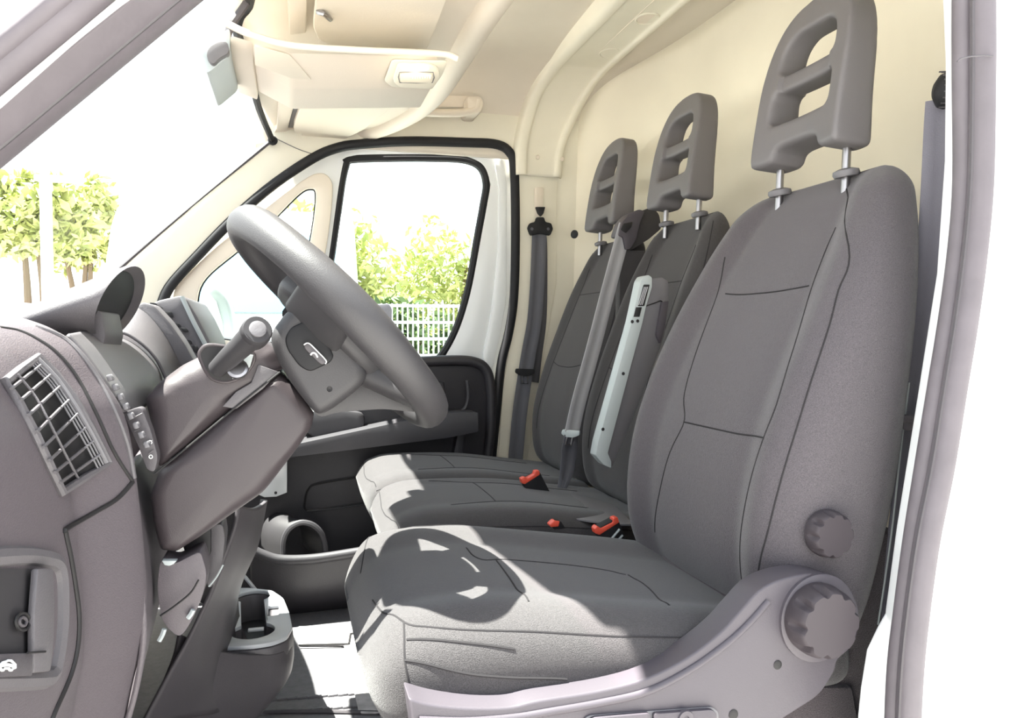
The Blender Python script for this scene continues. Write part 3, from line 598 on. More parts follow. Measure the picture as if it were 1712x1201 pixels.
for i, (x, y, w_, h_) in enumerate([(257, 509, 11, 4), (267, 516, 10, 6), (282, 526, 13, 9), (296, 544, 10, 6), (309, 552, 10, 6), (316, 572, 8, 6), (327, 584, 9, 11)]):
    c = at(x, y, Y=1.352); pslab('vent_opening', [(x-w_/2-2, y-h_/2-1), (x+w_/2-1, y-h_/2), (x+w_/2+2, y+h_/2+1), (x-w_/2+2, y+h_/2)], 1.357, -.003, 'dgrey', cv, r=.003, bevel=.0008)
tube('vent_bead', [at(x, y, Y=1.355) for x, y in [(272, 528), (292, 556), (308, 586), (318, 612)]], .0025, 'grey', cv, n=6, res=20)
tube('vent_bead', [at(x, y, Y=1.355) for x, y in [(304, 496), (322, 535), (338, 566), (350, 590)]], .004, 'grey', cv, n=6, res=20)
# gauge cowl: hooded cone open to the driver, with gauge face inside
cen = V(-.214, 1.06, .822); ev_ = V(.020, 0, .047); ey = V(0, .112, 0)
rows = []
tip = V(-.335, .99, .782)
for t in np.linspace(0, 1, 12):
    s = t**.62; c = tip+(cen-tip)*t; rows.append([c+ey*s*cos(a)+ev_*s*sin(a) for a in np.linspace(0, 2*pi, 36, False)])
rows2 = [[cen+V(.004, 0, -.001)+(ey*cos(a)+ev_*sin(a))*.99 for a in np.linspace(0, 2*pi, 36, False)], [cen+V(-.002, 0, -.001)+(ey*cos(a)+ev_*sin(a))*.90 for a in np.linspace(0, 2*pi, 36, False)], [cen+V(-.02, 0, -.004)+(ey*cos(a)+ev_*sin(a))*.80 for a in np.linspace(0, 2*pi, 36, False)]]
vs, fs = grid(rows+rows2, True, True, True); hood = mk('gauge_cowl', vs, fs, 'dash2', db, sharp=50)
slab('gauge_face', [cen+V(-.006, 0, -.002)+(ey*cos(a)+ev_*sin(a))*.86 for a in np.linspace(0, 2*pi, 36, False)], (-.006, 0, .002), 'black', hood, .0005)
pslab('gauge_pedestal', [(150, 518), (168, 520), (176, 560), (172, 580), (163, 605), (154, 590), (150, 560)], 1.0, .10, 'dashd', db, r=.004, bevel=.004)
# switch strip beside the column
pslab('switch_strip', [(206, 690), (236, 680), (252, 720), (264, 765), (258, 790), (246, 786), (232, 748)], .905, .02, 'dashd', db, r=.006, bevel=.003)
for i in range(8):
    t = i/7; x = 176+t*62; y = 628+t*112
    pslab('thumb_rib', [(x, y), (x+8, y-2), (x+13, y+8), (x+4, y+11)], .884, .012, 'tray', db, bevel=.0015)
for pts in [[(215, 703), (238, 691)], [(225, 722), (232, 718)], [(240, 745), (255, 737)], [(248, 760), (256, 753)]]:
    tube('switch_line', [at(x, y, Y=.903) for x, y in pts], .0007, 'dash2', db, n=5)
for x, y in [(237, 729), (251, 740), (252, 764)]:
    tube('switch_symbol', [at(x+3*cos(a), y+3*sin(a), Y=.903) for a in np.linspace(0, 2*pi, 8, False)], .0006, 'emblem', db, n=5, closed=True)
# ---- centre console below the dash, with cup holder
ccn = thing('centre_console', 'dark grey floor console sweeping down from the dashboard to the cup holder', 'console', (-.1, 1.45, 0))
def cr_(Y, pp): return [at(x, y, Y=Y) for x, y in pp]
loft('console_shell', [
  cr_(1.20, [(398, 845), (392, 880), (378, 920), (352, 990), (318, 1062), (280, 1130), (235, 1215)]),
  cr_(1.26, [(424, 850), (418, 885), (400, 935), (372, 1000), (345, 1070), (330, 1130), (300, 1201)]),
  cr_(1.34, [(444, 838), (436, 880), (426, 920), (402, 975), (385, 1040), (372, 1110), (380, 1180)]),
  cr_(1.50, [(438, 835), (432, 870), (424, 905), (402, 950), (396, 990), (400, 1040), (420, 1090)])], 'dashd', ccn, 30, 40, .006)
bm_ = [(365, 1085), (400, 1105), (440, 1112), (486, 1095), (490, 1125), (470, 1160), (430, 1182), (380, 1196), (300, 1201)]
loft('console_base', [
  cr_(1.24, [(300, 1060), (290, 1100), (270, 1150), (245, 1210), (230, 1260)]),
  cr_(1.30, [(350, 1085), (352, 1120), (350, 1160), (330, 1210), (320, 1260)]),
  cr_(1.345, [(420, 1095), (424, 1120), (424, 1150), (410, 1190), (390, 1230)]),
  cr_(1.38, [(478, 1085), (482, 1110), (478, 1135), (462, 1160), (440, 1185)]),
  cr_(1.50, [(480, 1035), (486, 1050), (486, 1080), (478, 1105), (460, 1120)]),
  cr_(1.66, [(462, 1000), (468, 1012), (466, 1030), (455, 1045), (440, 1050)])], 'dashd', ccn, 24, 50, .006)
tube('console_gap', cr_(1.215, [(396, 890), (386, 915), (366, 962), (340, 1018), (314, 1068)]), .002, 'dgrey', ccn, n=6, res=30)
ch = thing('cup_holder', 'pale grey twin cup holder tray with two round wells at the console foot', 'cup holder', at(425, 1060, Z=.18))
zc = .24
cup_o = [at(x, y, Z=zc) for x, y in [(386, 986), (420, 986), (455, 990), (474, 1003), (484, 1028), (489, 1052), (480, 1068), (455, 1078), (420, 1083), (368, 1086), (364, 1066), (372, 1030)]]
def circ(px, py, rx, ry, n=28):
    c = at(px, py, Z=zc); return [V(c[0]+rx*cos(a), c[1]+ry*sin(a)) for a in np.linspace(0, 2*pi, n, False)]
ca, cb = at(423, 1000, Z=zc), at(423, 1058, Z=zc)
ang = radians(32)
def keyhole():
    R1, R2, w = .038, .034, .022
    pts = []
    for k in range(23): a = radians(90+ang*0)+ (k/22)*(2*pi-2*math.asin(w/R1))+math.asin(w/R1); pts.append(V(cb[0]+R1*cos(a+0), cb[1]+R1*sin(a)))
    d = (cb-ca)[:2]; pts2 = []
    for k in range(23): a = radians(-90)+math.asin(w/R2)+(k/22)*(2*pi-2*math.asin(w/R2)); pts2.append(V(ca[0]+R2*cos(a), ca[1]+R2*sin(a)))
    m1 = [V(p[0], p[1]) for p in pts2]
    # side notch on the right of the waist
    mx = (ca+cb)/2; nr = [V(ca[0]+w, mx[1]+.03), V(mx[0]+.075, mx[1]+.03), V(mx[0]+.075, mx[1]-.03), V(cb[0]+w, mx[1]-.03)]
    return [V(p[0], p[1]) for p in pts]+m1
kh = keyhole()
plate('cup_tray', [(p[0], p[1]) for p in rnd([V(q[0], q[1]) for q in cup_o], .012)], [kh, [(ca[0]+.032, (ca+cb)[1]/2+.028), (ca[0]+.052, (ca+cb)[1]/2+.028), (ca[0]+.052, (ca+cb)[1]/2-.028), (ca[0]+.032, (ca+cb)[1]/2-.028)], [(ca[0]-.044, (ca+cb)[1]/2+.028), (ca[0]-.030, (ca+cb)[1]/2+.028), (ca[0]-.030, (ca+cb)[1]/2-.028), (ca[0]-.044, (ca+cb)[1]/2-.028)]], (0, 0, zc), (1, 0, 0), (0, 1, 0), .008, 'mgrey', ch, .002)
plate('cup_body', [(p[0]+.001, p[1]) for p in rnd([V(q[0], q[1]) for q in cup_o], .012)], [kh], (0, 0, zc-.036), (1, 0, 0), (0, 1, 0), .062, 'dash2', ch, .004)
slab('well_floor', [V(q[0], q[1], zc-.062) for q in rnd([V(q[0], q[1]) for q in cup_o], .012)], (0, 0, .003), 'dgrey', ch, 0)
box('well_clip', at(428, 1053, Z=zc-.004), (.028, .012, .004), 'mgrey', ch, .001)
tube('gear_cable', [at(x, y, Y=1.68) for x, y in [(402, 957), (412, 968), (420, 978), (430, 990)]], .004, 'mgrey', ccn, n=6, res=12)
# ================================================================== STEERING COLUMN AND WHEEL
sc_ = thing('steering_column', 'grey plastic steering column shroud with wiper stalk and ignition lock', 'steering column', at(380, 720, Y=1.06))
YC = .955
up_ = [(236, 668), (262, 640), (300, 612), (345, 590), (400, 582), (440, 572), (462, 585), (480, 615), (465, 622), (400, 675), (330, 732), (262, 788), (252, 760), (246, 710)]
def dens(pp, Y, m=3, sh=.12):    # keep straight runs straight when the outline is resampled
    out = []
    for i, p in enumerate(pp):
        q = pp[(i+1) % len(pp)]
        for t in (sh, .5, 1-sh): out.append(at(p[0]+(q[0]-p[0])*t, p[1]+(q[1]-p[1])*t, Y=Y))
    return out
pillow('upper_shroud', dens(up_, YC), (0, .20, 0), .028, 'col', sc_, 110)
lo_ = [(263, 790), (330, 734), (400, 677), (466, 624), (500, 655), (526, 692), (522, 716), (500, 750), (440, 828), (385, 866), (330, 905), (290, 930), (264, 926), (252, 880), (246, 832)]
pillow('lower_shroud', dens(lo_, YC-.003), (0, .205, 0), .022, 'col', sc_, 110)
tube('parting_line', [at(x, y, Y=YC-.0035) for x, y in [(258, 793), (330, 734), (400, 676), (468, 622)]], .0013, 'dgrey', sc_, n=6)
pslab('shroud_panel', [(372, 680), (395, 655), (420, 640), (432, 610), (466, 622), (440, 650), (395, 684)], YC-.001, -.002, 'dash2', sc_, bevel=.001)
wn = V(-.12, -1, .45); wn /= np.linalg.norm(wn)
wl = cat([(334, 598, 0), (337, 584, 0), (350, 577, 0), (380, 580, 0), (410, 584, 0), (425, 594, 0), (419, 614, 0), (400, 632, 0), (374, 639, 0), (350, 629, 0)], 40, True)[:, :2]
slab('stalk_well_shade', [at(x, y, Y=YC-.001) for x, y in wl], (0, -.0012, 0), 'dgrey', sc_, 0)  # flat dark disc; the shade of the recess is put into its colour
tube('well_rim', [at(x, y, Y=YC-.001) for x, y in wl], .0022, 'col', sc_, n=8, closed=True)
pslab('well_sun_crescent', [(405, 590), (424, 594), (418, 614), (400, 630), (388, 634), (396, 612)], YC-.0025, -.002, 'grey', sc_, bevel=.0008)  # pale crescent painting sunlight on the inner cup around the stalk
lathe('ignition_lock', [(.012, .006), (.012, .012), (.009, .013), (.009, .010), (0, .010)], at(400, 622, Y=YC-.012), wn, 'chrome', sc_, n=20)
s0 = at(362, 618, Y=.945); s1 = at(405, 578, Y=.915); s2 = at(428, 555, Y=.90)
stalk = tube('wiper_stalk', [s0, (s0+s1)/2, s1, s1*.4+s2*.6, s2], [.0105, .0125, .0135, .015, .0165], 'stalk', sc_, n=18)
dirn = (s2-s1)/np.linalg.norm(s2-s1)
lathe('stalk_knob', [(.0, -.02), (.0165, -.018), (.0175, -.010), (.0175, .004), (.0155, .008), (.0, .008)], s2, dirn*.5+V(.0, -.8, .1), 'stalk', stalk, n=28)
dk = (dirn*.5+V(.0, -.8, .1)); dk /= np.linalg.norm(dk)
lathe('knob_button', [(.0095, .008), (.0095, .0105), (.008, .0112), (0, .0105)], s2, dk, 'tray', stalk, n=24)
for k in range(5):
    a = 2.2+k*.38; p = s1*.35+s2*.65; T_, N_, B_ = frames([s1, s2]); q = p+.0155*(cos(a)*N_[0]+sin(a)*B_[0])
    tube('stalk_rib', [q-dirn*.006, q+dirn*.006], .0013, 'dashd', stalk, n=6)
sw = thing('steering_wheel', 'dark grey steering wheel with button pad on its hub seen edge-on', 'steering wheel', (.065, 1.0, .80))
WC = V(.058, 1.0, .797); e1 = V(-.690, 0, .724); e2 = V(-.045, 1, -.045); e2 /= np.linalg.norm(e2); wnm = np.cross(e2, e1); wnm = wnm if wnm[0] > 0 else -wnm
n_ = 96; m_ = 20; rows = []
for i in range(n_+1):
    a = 2*pi*i/n_; rad = cos(a)*e1+sin(a)*e2; c = WC+rad*.168
    sq = .0205+.002*max(0, sin(3*a))
    rows.append([c+rad*sq*.93*cos(b)+wnm*sq*1.08*sin(b) for b in np.linspace(0, 2*pi, m_, False)])
rows[-1] = rows[0]
vs, fs = grid(rows, True); mk('rim', vs, fs, 'wheel', sw)
hubp = [(452, 566), (470, 532), (492, 512), (520, 500), (548, 522), (585, 568), (612, 612), (610, 640), (585, 664), (548, 690), (528, 692), (500, 660), (470, 615)]
pillow('hub', [at(x, y, Y=.918) for x, y in hubp], (.004, .16, 0), .016, 'wheel', sw)
slab('horn_pad', rnd([V(*(WC+wnm*.004+e1*a+e2*b)) for a, b in [(.085, -.07), (.085, .07), (.03, .10), (-.06, .085), (-.10, .03), (-.10, -.03), (-.06, -.085), (.03, -.10)]], .03), -wnm*.035, 'wheel', sw, .012, 3)
def spoke(a0, a1, w0, w1, nm='spoke'):
    A, B = WC+e1*a0[0]+e2*a0[1]-wnm*.03, WC+e1*a1[0]+e2*a1[1]-wnm*.002; d = (B-A)/np.linalg.norm(B-A); s = np.cross(d, wnm)
    rows = []
    for t in np.linspace(0, 1, 10):
        c = A+(B-A)*t; w = w0+(w1-w0)*t; h = .017-.007*t
        rows.append([c+s*w*np.sign(cos(b))*abs(cos(b))**.7+wnm*h*np.sign(sin(b))*abs(sin(b))**.7 for b in np.linspace(0, 2*pi, 20, False)])
    vs, fs = grid(rows, True, True, True); mk(nm, vs, fs, 'wheel', sw)
spoke((.02, -.07), (.035, -.16), .045, .035); spoke((.02, .07), (.035, .16), .045, .035)
spoke((-.06, -.04), (-.15, -.075), .024, .022); spoke((-.06, .04), (-.15, .075), .024, .022)
pd_ = pslab('button_pad', [(476, 566), (486, 548), (517, 534), (530, 545), (548, 574), (558, 596), (552, 606), (518, 622), (500, 612), (480, 584)], .921, -.008, 'black', sw, r=.006, bevel=.004)
pslab('phone_button', [(508, 578), (514, 574), (520, 576), (545, 602), (545, 608), (538, 610), (532, 606), (510, 584)], .913, -.004, 'dashd', pd_, r=.003, bevel=.0015)
tube('phone_symbol', [at(x, y, Y=.9085) for x, y in [(519, 594), (523, 590), (528, 592), (531, 598)]], .0011, 'emblem', pd_, n=6, res=10)
tube('button_edge', [at(x, y, Y=.9085) for x, y in [(508, 577), (513, 574), (519, 576), (532, 589), (545, 603), (544, 609)]], .0008, 'emblem', pd_, n=6, res=20)
pslab('hub_skirt', [(500, 655), (520, 640), (545, 662), (600, 640), (690, 672), (700, 690), (640, 684), (560, 690), (534, 700)], .95, .02, 'wheel', sw, r=.01, bevel=.006)
lathe('hub_screw', [(.004, 0), (.003, .003), (0, .002)], at(551, 651, Y=.92), (0, -1, .1), 'dgrey', sw, n=10)
pslab('column_clip', [(512, 672), (517, 669), (528, 684), (524, 690)], .95, .01, 'grey', sc_, bevel=.001)

# ================================================================== SEATS
def trace(ev, arng, grng, pts, na=150, ng=200):
    A = np.linspace(*arng, na); G = np.linspace(*grng, ng); P = np.array([[ev(a, g) for g in G] for a in A]); d = P-CAMP; z = d@FW
    U = 856+FPX*(d@RT)/z; Vv = 600.5-FPX*(d@UP)/z; out = []
    for x, y in pts:
        k = np.argmin((U-x)**2+(Vv-y)**2+((z-z.min())*6)**2); i, j = divmod(k, ng); out.append((A[i], G[j]))
    return out
def evseam(par, ev, ag, res=40, r=.0012, mat='seam', nm='seam'):
    Q = cat([(a, g, 0) for a, g in ag], res); return tube(nm, [ev(q[0], q[1]) for q in Q], r, mat, par, n=5, cap=False)
def pxseam(par, ev, pts, arng, grng=(.05, 3.9), **k): return evseam(par, ev, trace(ev, arng, grng, pts), **k)
def headrest_mesh(par, c, sc=1.0):
    W0 = [(-.126, -.004), (-.126, .06), (-.124, .13), (-.112, .185), (-.085, .224), (-.04, .243), (.04, .243), (.085, .224), (.112, .185), (.124, .13), (.126, .06), (.126, -.004), (.118, -.012), (.07, -.008), (.05, .012), (-.05, .012), (-.07, -.008), (-.118, -.012)]
    W = [(p[0], p[1]) for p in cat([(a, b, 0) for a, b in W0], 90, True)]
    S1 = [(p[0], p[1]) for p in rnd([V(-.086, .054), V(.086, .054), V(.084, .108), V(-.084, .108)], .014)]
    S2 = [(p[0], p[1]) for p in rnd([V(-.082, .136), V(.082, .136), V(.072, .180), V(.045, .196), V(-.045, .196), V(-.072, .180)], .016)]
    def fn(co):
        y, z, n_ = co[:, 0], co[:, 1], co[:, 2]
        k = 1-.35*np.clip(z/.24, 0, 1); bar = (abs(y) < .072)&(z > .10)&(z < .14)
        n2 = n_*k*np.where(bar, .75, 1)+.022*np.clip(z/.24, 0, 1)**2+.012*(1-(y/.126)**2)*np.clip(1-z/.3, 0, 1)
        return np.stack([y*.82, z, n2], 1)*sc
    o = plate('headrest', W, [S1, S2], c, (0, 1, 0), V(.07, 0, .998), .068, 'hr', par, .006, .0042, 9, fn)
    for s in (-1, 1):
        p = V(c[0]+.012, c[1]+s*.078, c[2]+.02)
        tube('headrest_post', [p, p+V(-.004, 0, -.10)], .0062, 'chrome', o, n=12)
    return o
def guide(par, c):
    for s in (-1, 1): 
        p = V(c[0], c[1]+s*.078, c[2]); lathe('post_guide', [(.017, -.004), (.019, .0), (.018, .005), (.010, .008), (0, .008)], p, (-.15, 0, 1), 'tray', par, n=20)
ds = thing('driver_seat', 'nearest charcoal fabric driver seat with open headrest and round adjuster knobs', 'seat', (.4, 1.0, 0))
CY = 1.0
br_rows = [(.35, .605, .70, .20), (.42, .556, .735, .228), (.5, .538, .76, .238), (.6, .548, .782, .242), (.7, .582, .792, .242), (.8, .632, .802, .236), (.9, .688, .815, .216), (.97, .730, .826, .190), (1.018, .765, .830, .165)]
back, bf, bev = pad('backrest', br_rows, lambda a, y, c: V(c, CY+y, a), 'fabric_lit', ds, dish=.028, d0=.50, d1=.80, endr=(.05, .045), nexp=3.3, nl=120)
Zr = (.36, 1.01)
for pts in [[(1415, 312), (1420, 420), (1402, 490), (1380, 560), (1330, 720), (1290, 870), (1272, 940), (1265, 1000)],
            [(1213, 492), (1240, 491), (1300, 485), (1353, 479)], [(1143, 706), (1190, 717), (1240, 728), (1276, 733)],
            [(1213, 430), (1203, 470), (1190, 520), (1160, 600), (1144, 660), (1142, 706), (1118, 760), (1102, 830), (1096, 890)],
            [(1398, 380), (1380, 420), (1352, 500), (1325, 590), (1300, 670), (1276, 733), (1250, 830), (1238, 900), (1244, 990)]]:
    pxseam(back, bev, pts, Zr)
cr_rows = [(.070, .425, .38, .17), (.082, .452, .345, .205), (.11, .476, .325, .224), (.16, .487, .315, .232), (.25, .486, .31, .235), (.4, .462, .31, .236), (.55, .436, .31, .232), (.70, .405, .31, .215)]
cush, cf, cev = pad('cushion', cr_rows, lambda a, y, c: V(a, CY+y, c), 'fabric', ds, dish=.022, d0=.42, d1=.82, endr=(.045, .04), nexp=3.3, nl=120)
for pts in [[(622, 1005), (645, 1026), (672, 1041), (720, 1050), (800, 1054), (900, 1058), (1030, 1063), (1150, 1067), (1240, 1066)],
            [(672, 1041), (676, 1100), (684, 1160)],
            [(832, 938), (840, 950), (862, 980), (885, 1006)], [(780, 915), (800, 935), (850, 938), (950, 946), (1048, 958)], [(1050, 960), (1085, 985), (1118, 1013)],
            [(600, 960), (640, 905), (700, 880), (780, 868)]]:
    pxseam(cush, cev, pts, (.075, .66), (.3, 4.2))
for pts in [[(676, 1066), (760, 1074), (860, 1086)], [(676, 1104), (760, 1122), (840, 1132), (950, 1136)]]: pxseam(cush, cev, pts, (.075, .66), (2.6, 4.4), r=.0016)
headrest_mesh(ds, V(.770, CY, 1.066)); guide(back, V(.780, CY, 1.016))
# side skirt
SKY = .735
sk = [(683, 1168), (720, 1178), (780, 1184), (850, 1183), (900, 1172), (1000, 1156), (1080, 1135), (1150, 1100), (1205, 1058), (1240, 1020), (1272, 986), (1310, 968), (1360, 960), (1402, 970), (1430, 1000), (1438, 1040), (1426, 1080), (1402, 1104), (1395, 1125), (1370, 1162), (1330, 1190), (1290, 1215), (1280, 1300), (700, 1300), (690, 1220)]
skt = slab('side_skirt', list(cat([at(x, y, Y=SKY) for x, y in sk[:21]], 90))+[at(x, y, Y=SKY) for x, y in sk[21:]], (0, .04, 0), 'skirt', ds, .006, 3)
ridge = [(700, 1204), (780, 1206), (860, 1200), (920, 1190), (1000, 1176), (1080, 1157), (1150, 1122), (1210, 1080), (1250, 1044), (1284, 1006)]
tube('skirt_ridge', [at(x, y, Y=SKY) for x, y in ridge], .0045, 'skirt', skt, n=10, res=60)
lathe('skirt_boss', [(.052, -.004), (.052, .004), (.048, .006), (.0, .006)], at(1366, 1032, Y=SKY), (0, -1, 0), 'skirt', skt, n=40)
for x, y, r_ in [(1300, 1112, .0055), (1226, 1195, .006)]: lathe('screw_hole', [(r_, .0006), (r_*.6, .0016), (0, .0012)], at(x, y, Y=SKY), (0, -1, 0), 'dgrey', skt, n=16)
pslab('height_lever_recess', [(975, 1201), (985, 1195), (1190, 1181), (1200, 1190), (1200, 1260), (975, 1260)], SKY-.0005, -.002, 'tray', skt, r=.004)
pslab('height_lever', [(982, 1204), (990, 1197), (1083, 1189), (1088, 1260), (982, 1260)], SKY-.002, -.006, 'skirt', skt, r=.004)
pslab('height_lever', [(1090, 1190), (1186, 1183), (1194, 1190), (1194, 1260), (1090, 1260)], SKY-.002, -.006, 'skirt', skt, r=.004)
lathe('lever_pivot', [(.010, .006), (.009, .010), (.004, .010), (.003, .007), (0, .007)], at(1140, 1196, Y=SKY), (0, -1, 0), 'skirt', skt, n=20)
def knob(nm, px, py, Y, R, H, lobes=8):
    return lathe(nm, [(R*.98, 0, 0), (R, H*.25, .0), (R, H*.42, .55), (R*.98, H*.62, 1), (R*.95, H*.82, 1), (R*.91, H*.95, .9), (R*.87, H, .75), (0, H*1.0, 0)], at(px, py, Y=Y), (.0, -1, 0), 'knob', ds, n=96, lobes=lobes, ldep=.15, sharp=35)
knob('recliner_knob', 1362, 1032, SKY-.006, .042, .030, 9); knob('lumbar_knob', 1378, 890, .762, .029, .021, 9)
pslab('lower_back_shell', [(1330, 1000), (1400, 940), (1470, 900), (1506, 880), (1506, 960), (1495, 1010), (1462, 1085), (1448, 1150), (1440, 1201), (1438, 1300), (1250, 1300), (1270, 1150)], .80, .38, 'fabric2', ds, r=.02, bevel=.02)
pslab('seat_plinth', [(1000, 1150), (1425, 1150), (1436, 1210), (1436, 1330), (1000, 1330)], .79, .02, 'fabric2', ds)
box('seat_box', (.40, 1.0, .16), (.50, .40, .30), 'dashd', ds, .01)
tube('slide_rail', [at(632, 1160, Y=.9), at(655, 1225, Y=.86)], .006, 'chrome', ds, n=10)
slab('slide_bar', [at(x, y, Y=.88) for x, y in [(640, 1162), (652, 1160), (672, 1201), (680, 1240), (662, 1240)]], (0, .02, 0), 'black', ds, .002)
lathe('rail_nut', [(.006, 0), (.006, .010), (0, .010)], at(634, 1166, Y=.90), (0, -1, 0), 'brass', ds, n=6)
pslab('front_bracket', [(614, 1088), (628, 1100), (650, 1155), (640, 1168), (625, 1160), (616, 1130)], .95, .03, 'dashd', ds, r=.003)
# passenger bench
bs = thing('passenger_bench', 'double charcoal passenger bench seat with two open headrests beyond the driver seat', 'seat', (.5, 1.8, 0))
bench_rows = [(.37, .72, .85, .18), (.44, .682, .88, .198), (.55, .680, .895, .206), (.67, .712, .905, .206), (.8, .762, .915, .200), (.9, .803, .925, .188), (.985, .845, .932, .168), (1.055, .882, .935, .140)]
for cy, nm in ((2.0, 'far'), (1.59, 'mid')):
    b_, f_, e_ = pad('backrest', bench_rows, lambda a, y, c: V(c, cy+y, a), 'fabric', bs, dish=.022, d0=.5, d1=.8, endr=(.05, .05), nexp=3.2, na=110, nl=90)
    headrest_mesh(bs, V(.872, cy, 1.098), 1.0); guide(b_, V(.884, cy, 1.052))
    g_ = lambda yn: math.acos(np.sign(yn)*abs(yn)**1.6)
    for pl in [[(.90, g_(.55)), (.90, g_(0)), (.90, g_(-.55))], [(.70, g_(.55)), (.69, g_(0)), (.70, g_(-.55))],
               [(.98, g_(.62)), (.90, g_(.55)), (.7, g_(.55)), (.5, g_(.62))], [(.98, g_(-.62)), (.90, g_(-.55)), (.7, g_(-.55)), (.5, g_(-.62))], [(1.03, g_(.93)), (.8, g_(.96)), (.5, g_(.95))], [(1.03, g_(-.93)), (.8, g_(-.96)), (.5, g_(-.95))]]:
        evseam(b_, e_, pl)
    crow = [(.165, .405, .36, .15), (.178, .425, .32, .185), (.21, .444, .29, .200), (.27, .455, .28, .206), (.45, .448, .28, .206), (.6, .425, .28, .206), (.76, .40, .28, .20)]
    c_, f_, e_ = pad('cushion', crow, lambda a, y, c: V(a, cy+y, c), 'fabric', bs, dish=.014, d0=.45, d1=.85, endr=(.04, .03), nexp=3.2, na=110, nl=90)
    for pl in [[(.19, g_(.9)), (.185, g_(.5)), (.18, g_(0)), (.185, g_(-.5)), (.19, g_(-.9))], [(.40, g_(.5)), (.40, g_(0)), (.40, g_(-.5))], [(.66, g_(.5)), (.5, g_(.5)), (.40, g_(.5)), (.30, g_(.62))], [(.66, g_(-.5)), (.5, g_(-.5)), (.40, g_(-.5)), (.30, g_(-.62))], [(.19, g_(-.95)), (.4, g_(-.97)), (.68, g_(-.97))]]:
        evseam(c_, e_, pl)
slab('bench_base', [V(.30, 1.40, 0), V(.34, 1.40, .30), V(.85, 1.40, .30), V(.85, 1.40, 0)], (0, .78, 0), 'dashd', bs, .01)
slab('cushion_infill', [at(x, y, Z=.405) for x, y in [(943, 868), (955, 828), (1000, 838), (1028, 848), (1060, 880), (1028, 880)]], (0, 0, .004), 'tray', bs, .001)
box('backrest_gap', (.86, 1.795, .70), (.10, .03, .60), 'fabric', bs, .005)
# fold-down table side of the middle backrest
ft = pslab('table_frame', [(1071, 470), (1076, 462), (1084, 460), (1090, 464), (1090, 480), (1080, 513), (1074, 540), (1016, 758), (1022, 772), (1022, 783), (1010, 778), (996, 762), (1000, 740), (1056, 539), (1062, 512)], 1.375, .03, 'grey', bs, r=.003, bevel=.004)
pslab('table_shell', [(1086, 466), (1108, 464), (1118, 470), (1119, 500), (1112, 560), (1090, 620), (1050, 720), (1024, 782), (1010, 778), (1010, 752), (1070, 540), (1080, 510)], 1.385, .03, 'tray', bs, r=.004, bevel=.006)
pslab('table_arm', [(1107, 506), (1118, 503), (1112, 545), (1104, 575), (1098, 560)], 1.377, .01, 'skirt', bs, r=.002)
tube('table_joint', [at(x, y, Y=1.383) for x, y in [(1080, 512), (1094, 507), (1107, 505), (1104, 535), (1098, 565)]], .0012, 'dgrey', bs, n=6, res=20)
pslab('slot_frame', [(1076, 476), (1086, 476), (1077, 512), (1066, 512)], 1.374, -.001, 'dgrey', ft, r=.002, bevel=.0004)
for k in range(3): tube('slot_webbing', [at(1077.5+k*2.6, 480, Y=1.372), at(1068+k*2.8, 510, Y=1.372)], .001, 'beltl', ft, n=6)
pslab('slot_latch', [(1063, 514), (1073, 514), (1069, 530), (1059, 530)], 1.374, -.001, 'dgrey', ft, bevel=.0004)
for x, y in [(1057, 538), (1066, 537), (1042, 625), (1008, 718)]: lathe('rivet_hole', [(.0035, .0004), (0, .0006)], at(x, y, Y=1.3745), (0, -1, 0), 'dgrey', ft, n=12)

# ================================================================== SEAT BELTS AND BUCKLES
BG = 'seat belts of the cab'
def tongue(par, c, u, v, n_, s=1.0, blk='black'):
    c, u, v, n_ = map(lambda q: np.asarray(q, float), (c, u, v, n_))
    slab('tongue_body', rnd([c+u*a*s+v*b*s for a, b in [(-.032, .010), (.032, .010), (.034, -.004), (.014, -.014), (-.014, -.014), (-.034, -.004)]], .005*s), n_*.008, blk, par, .002)
    P = [c+u*a*s+v*b*s+n_*.004 for a, b in [(-.010, -.012), (-.010, -.038), (.010, -.038), (.010, -.012)]]
    tube('tongue_plate', P, .003*s, 'chrome', par, n=6)
fb = thing('seat_belt', 'dark lap-and-shoulder belt hanging on the cream pillar beside passenger door', 'seat belt', at(870, 760, Y=2.25), BG)
P = [at(x, y, Y=Y_) for x, y, Y_ in [(902, 385, 2.262), (901, 410, 2.262), (898, 480, 2.262), (893, 540, 2.262), (884, 590, 2.26), (876, 640, 2.255), (868, 700, 2.25), (860, 790, 2.245)]]
ribbon('webbing', P, (1, -.1, 0), .047, 'belt', fb, res=40)
P2 = [p+V(.018, .012, 0)+V(.004*i, 0, 0) for i, p in enumerate(P[:6])]
ribbon('webbing', P2, (.8, .5, 0), [.02, .03, .04, .045, .045], 'belt', fb, res=30)
pslab('loop_bracket', [(880, 382), (884, 374), (893, 372), (895, 364), (908, 364), (910, 372), (920, 374), (923, 384), (918, 395), (905, 392), (898, 392), (885, 395)], 2.262, -.014, 'black', fb, r=.006, bevel=.004)
for x in (887, 914): lathe('bracket_eye', [(.005, .015), (0, .016)], at(x, 384, Y=2.262), (0, -1, 0), 'belt', fb, n=14)
tongue(fb, at(877, 622, Y=2.245), (1, 0, -.05), (0, 0, 1), (0, -1, 0), .95)
mb = thing('seat_belt', 'pale centre belt running from the shoulder housing down between the bench backrests', 'seat belt', at(935, 830, Y=1.7), BG)
wd = V(1, .25, .05)
ribbon('webbing', [at(x, y, Y=Y_) for x, y, Y_ in [(1046, 378, 1.775), (1036, 415, 1.765), (1016, 490, 1.75), (990, 590, 1.735), (968, 670, 1.725), (956, 724, 1.72)]], wd, .043, 'beltl', mb, res=40)
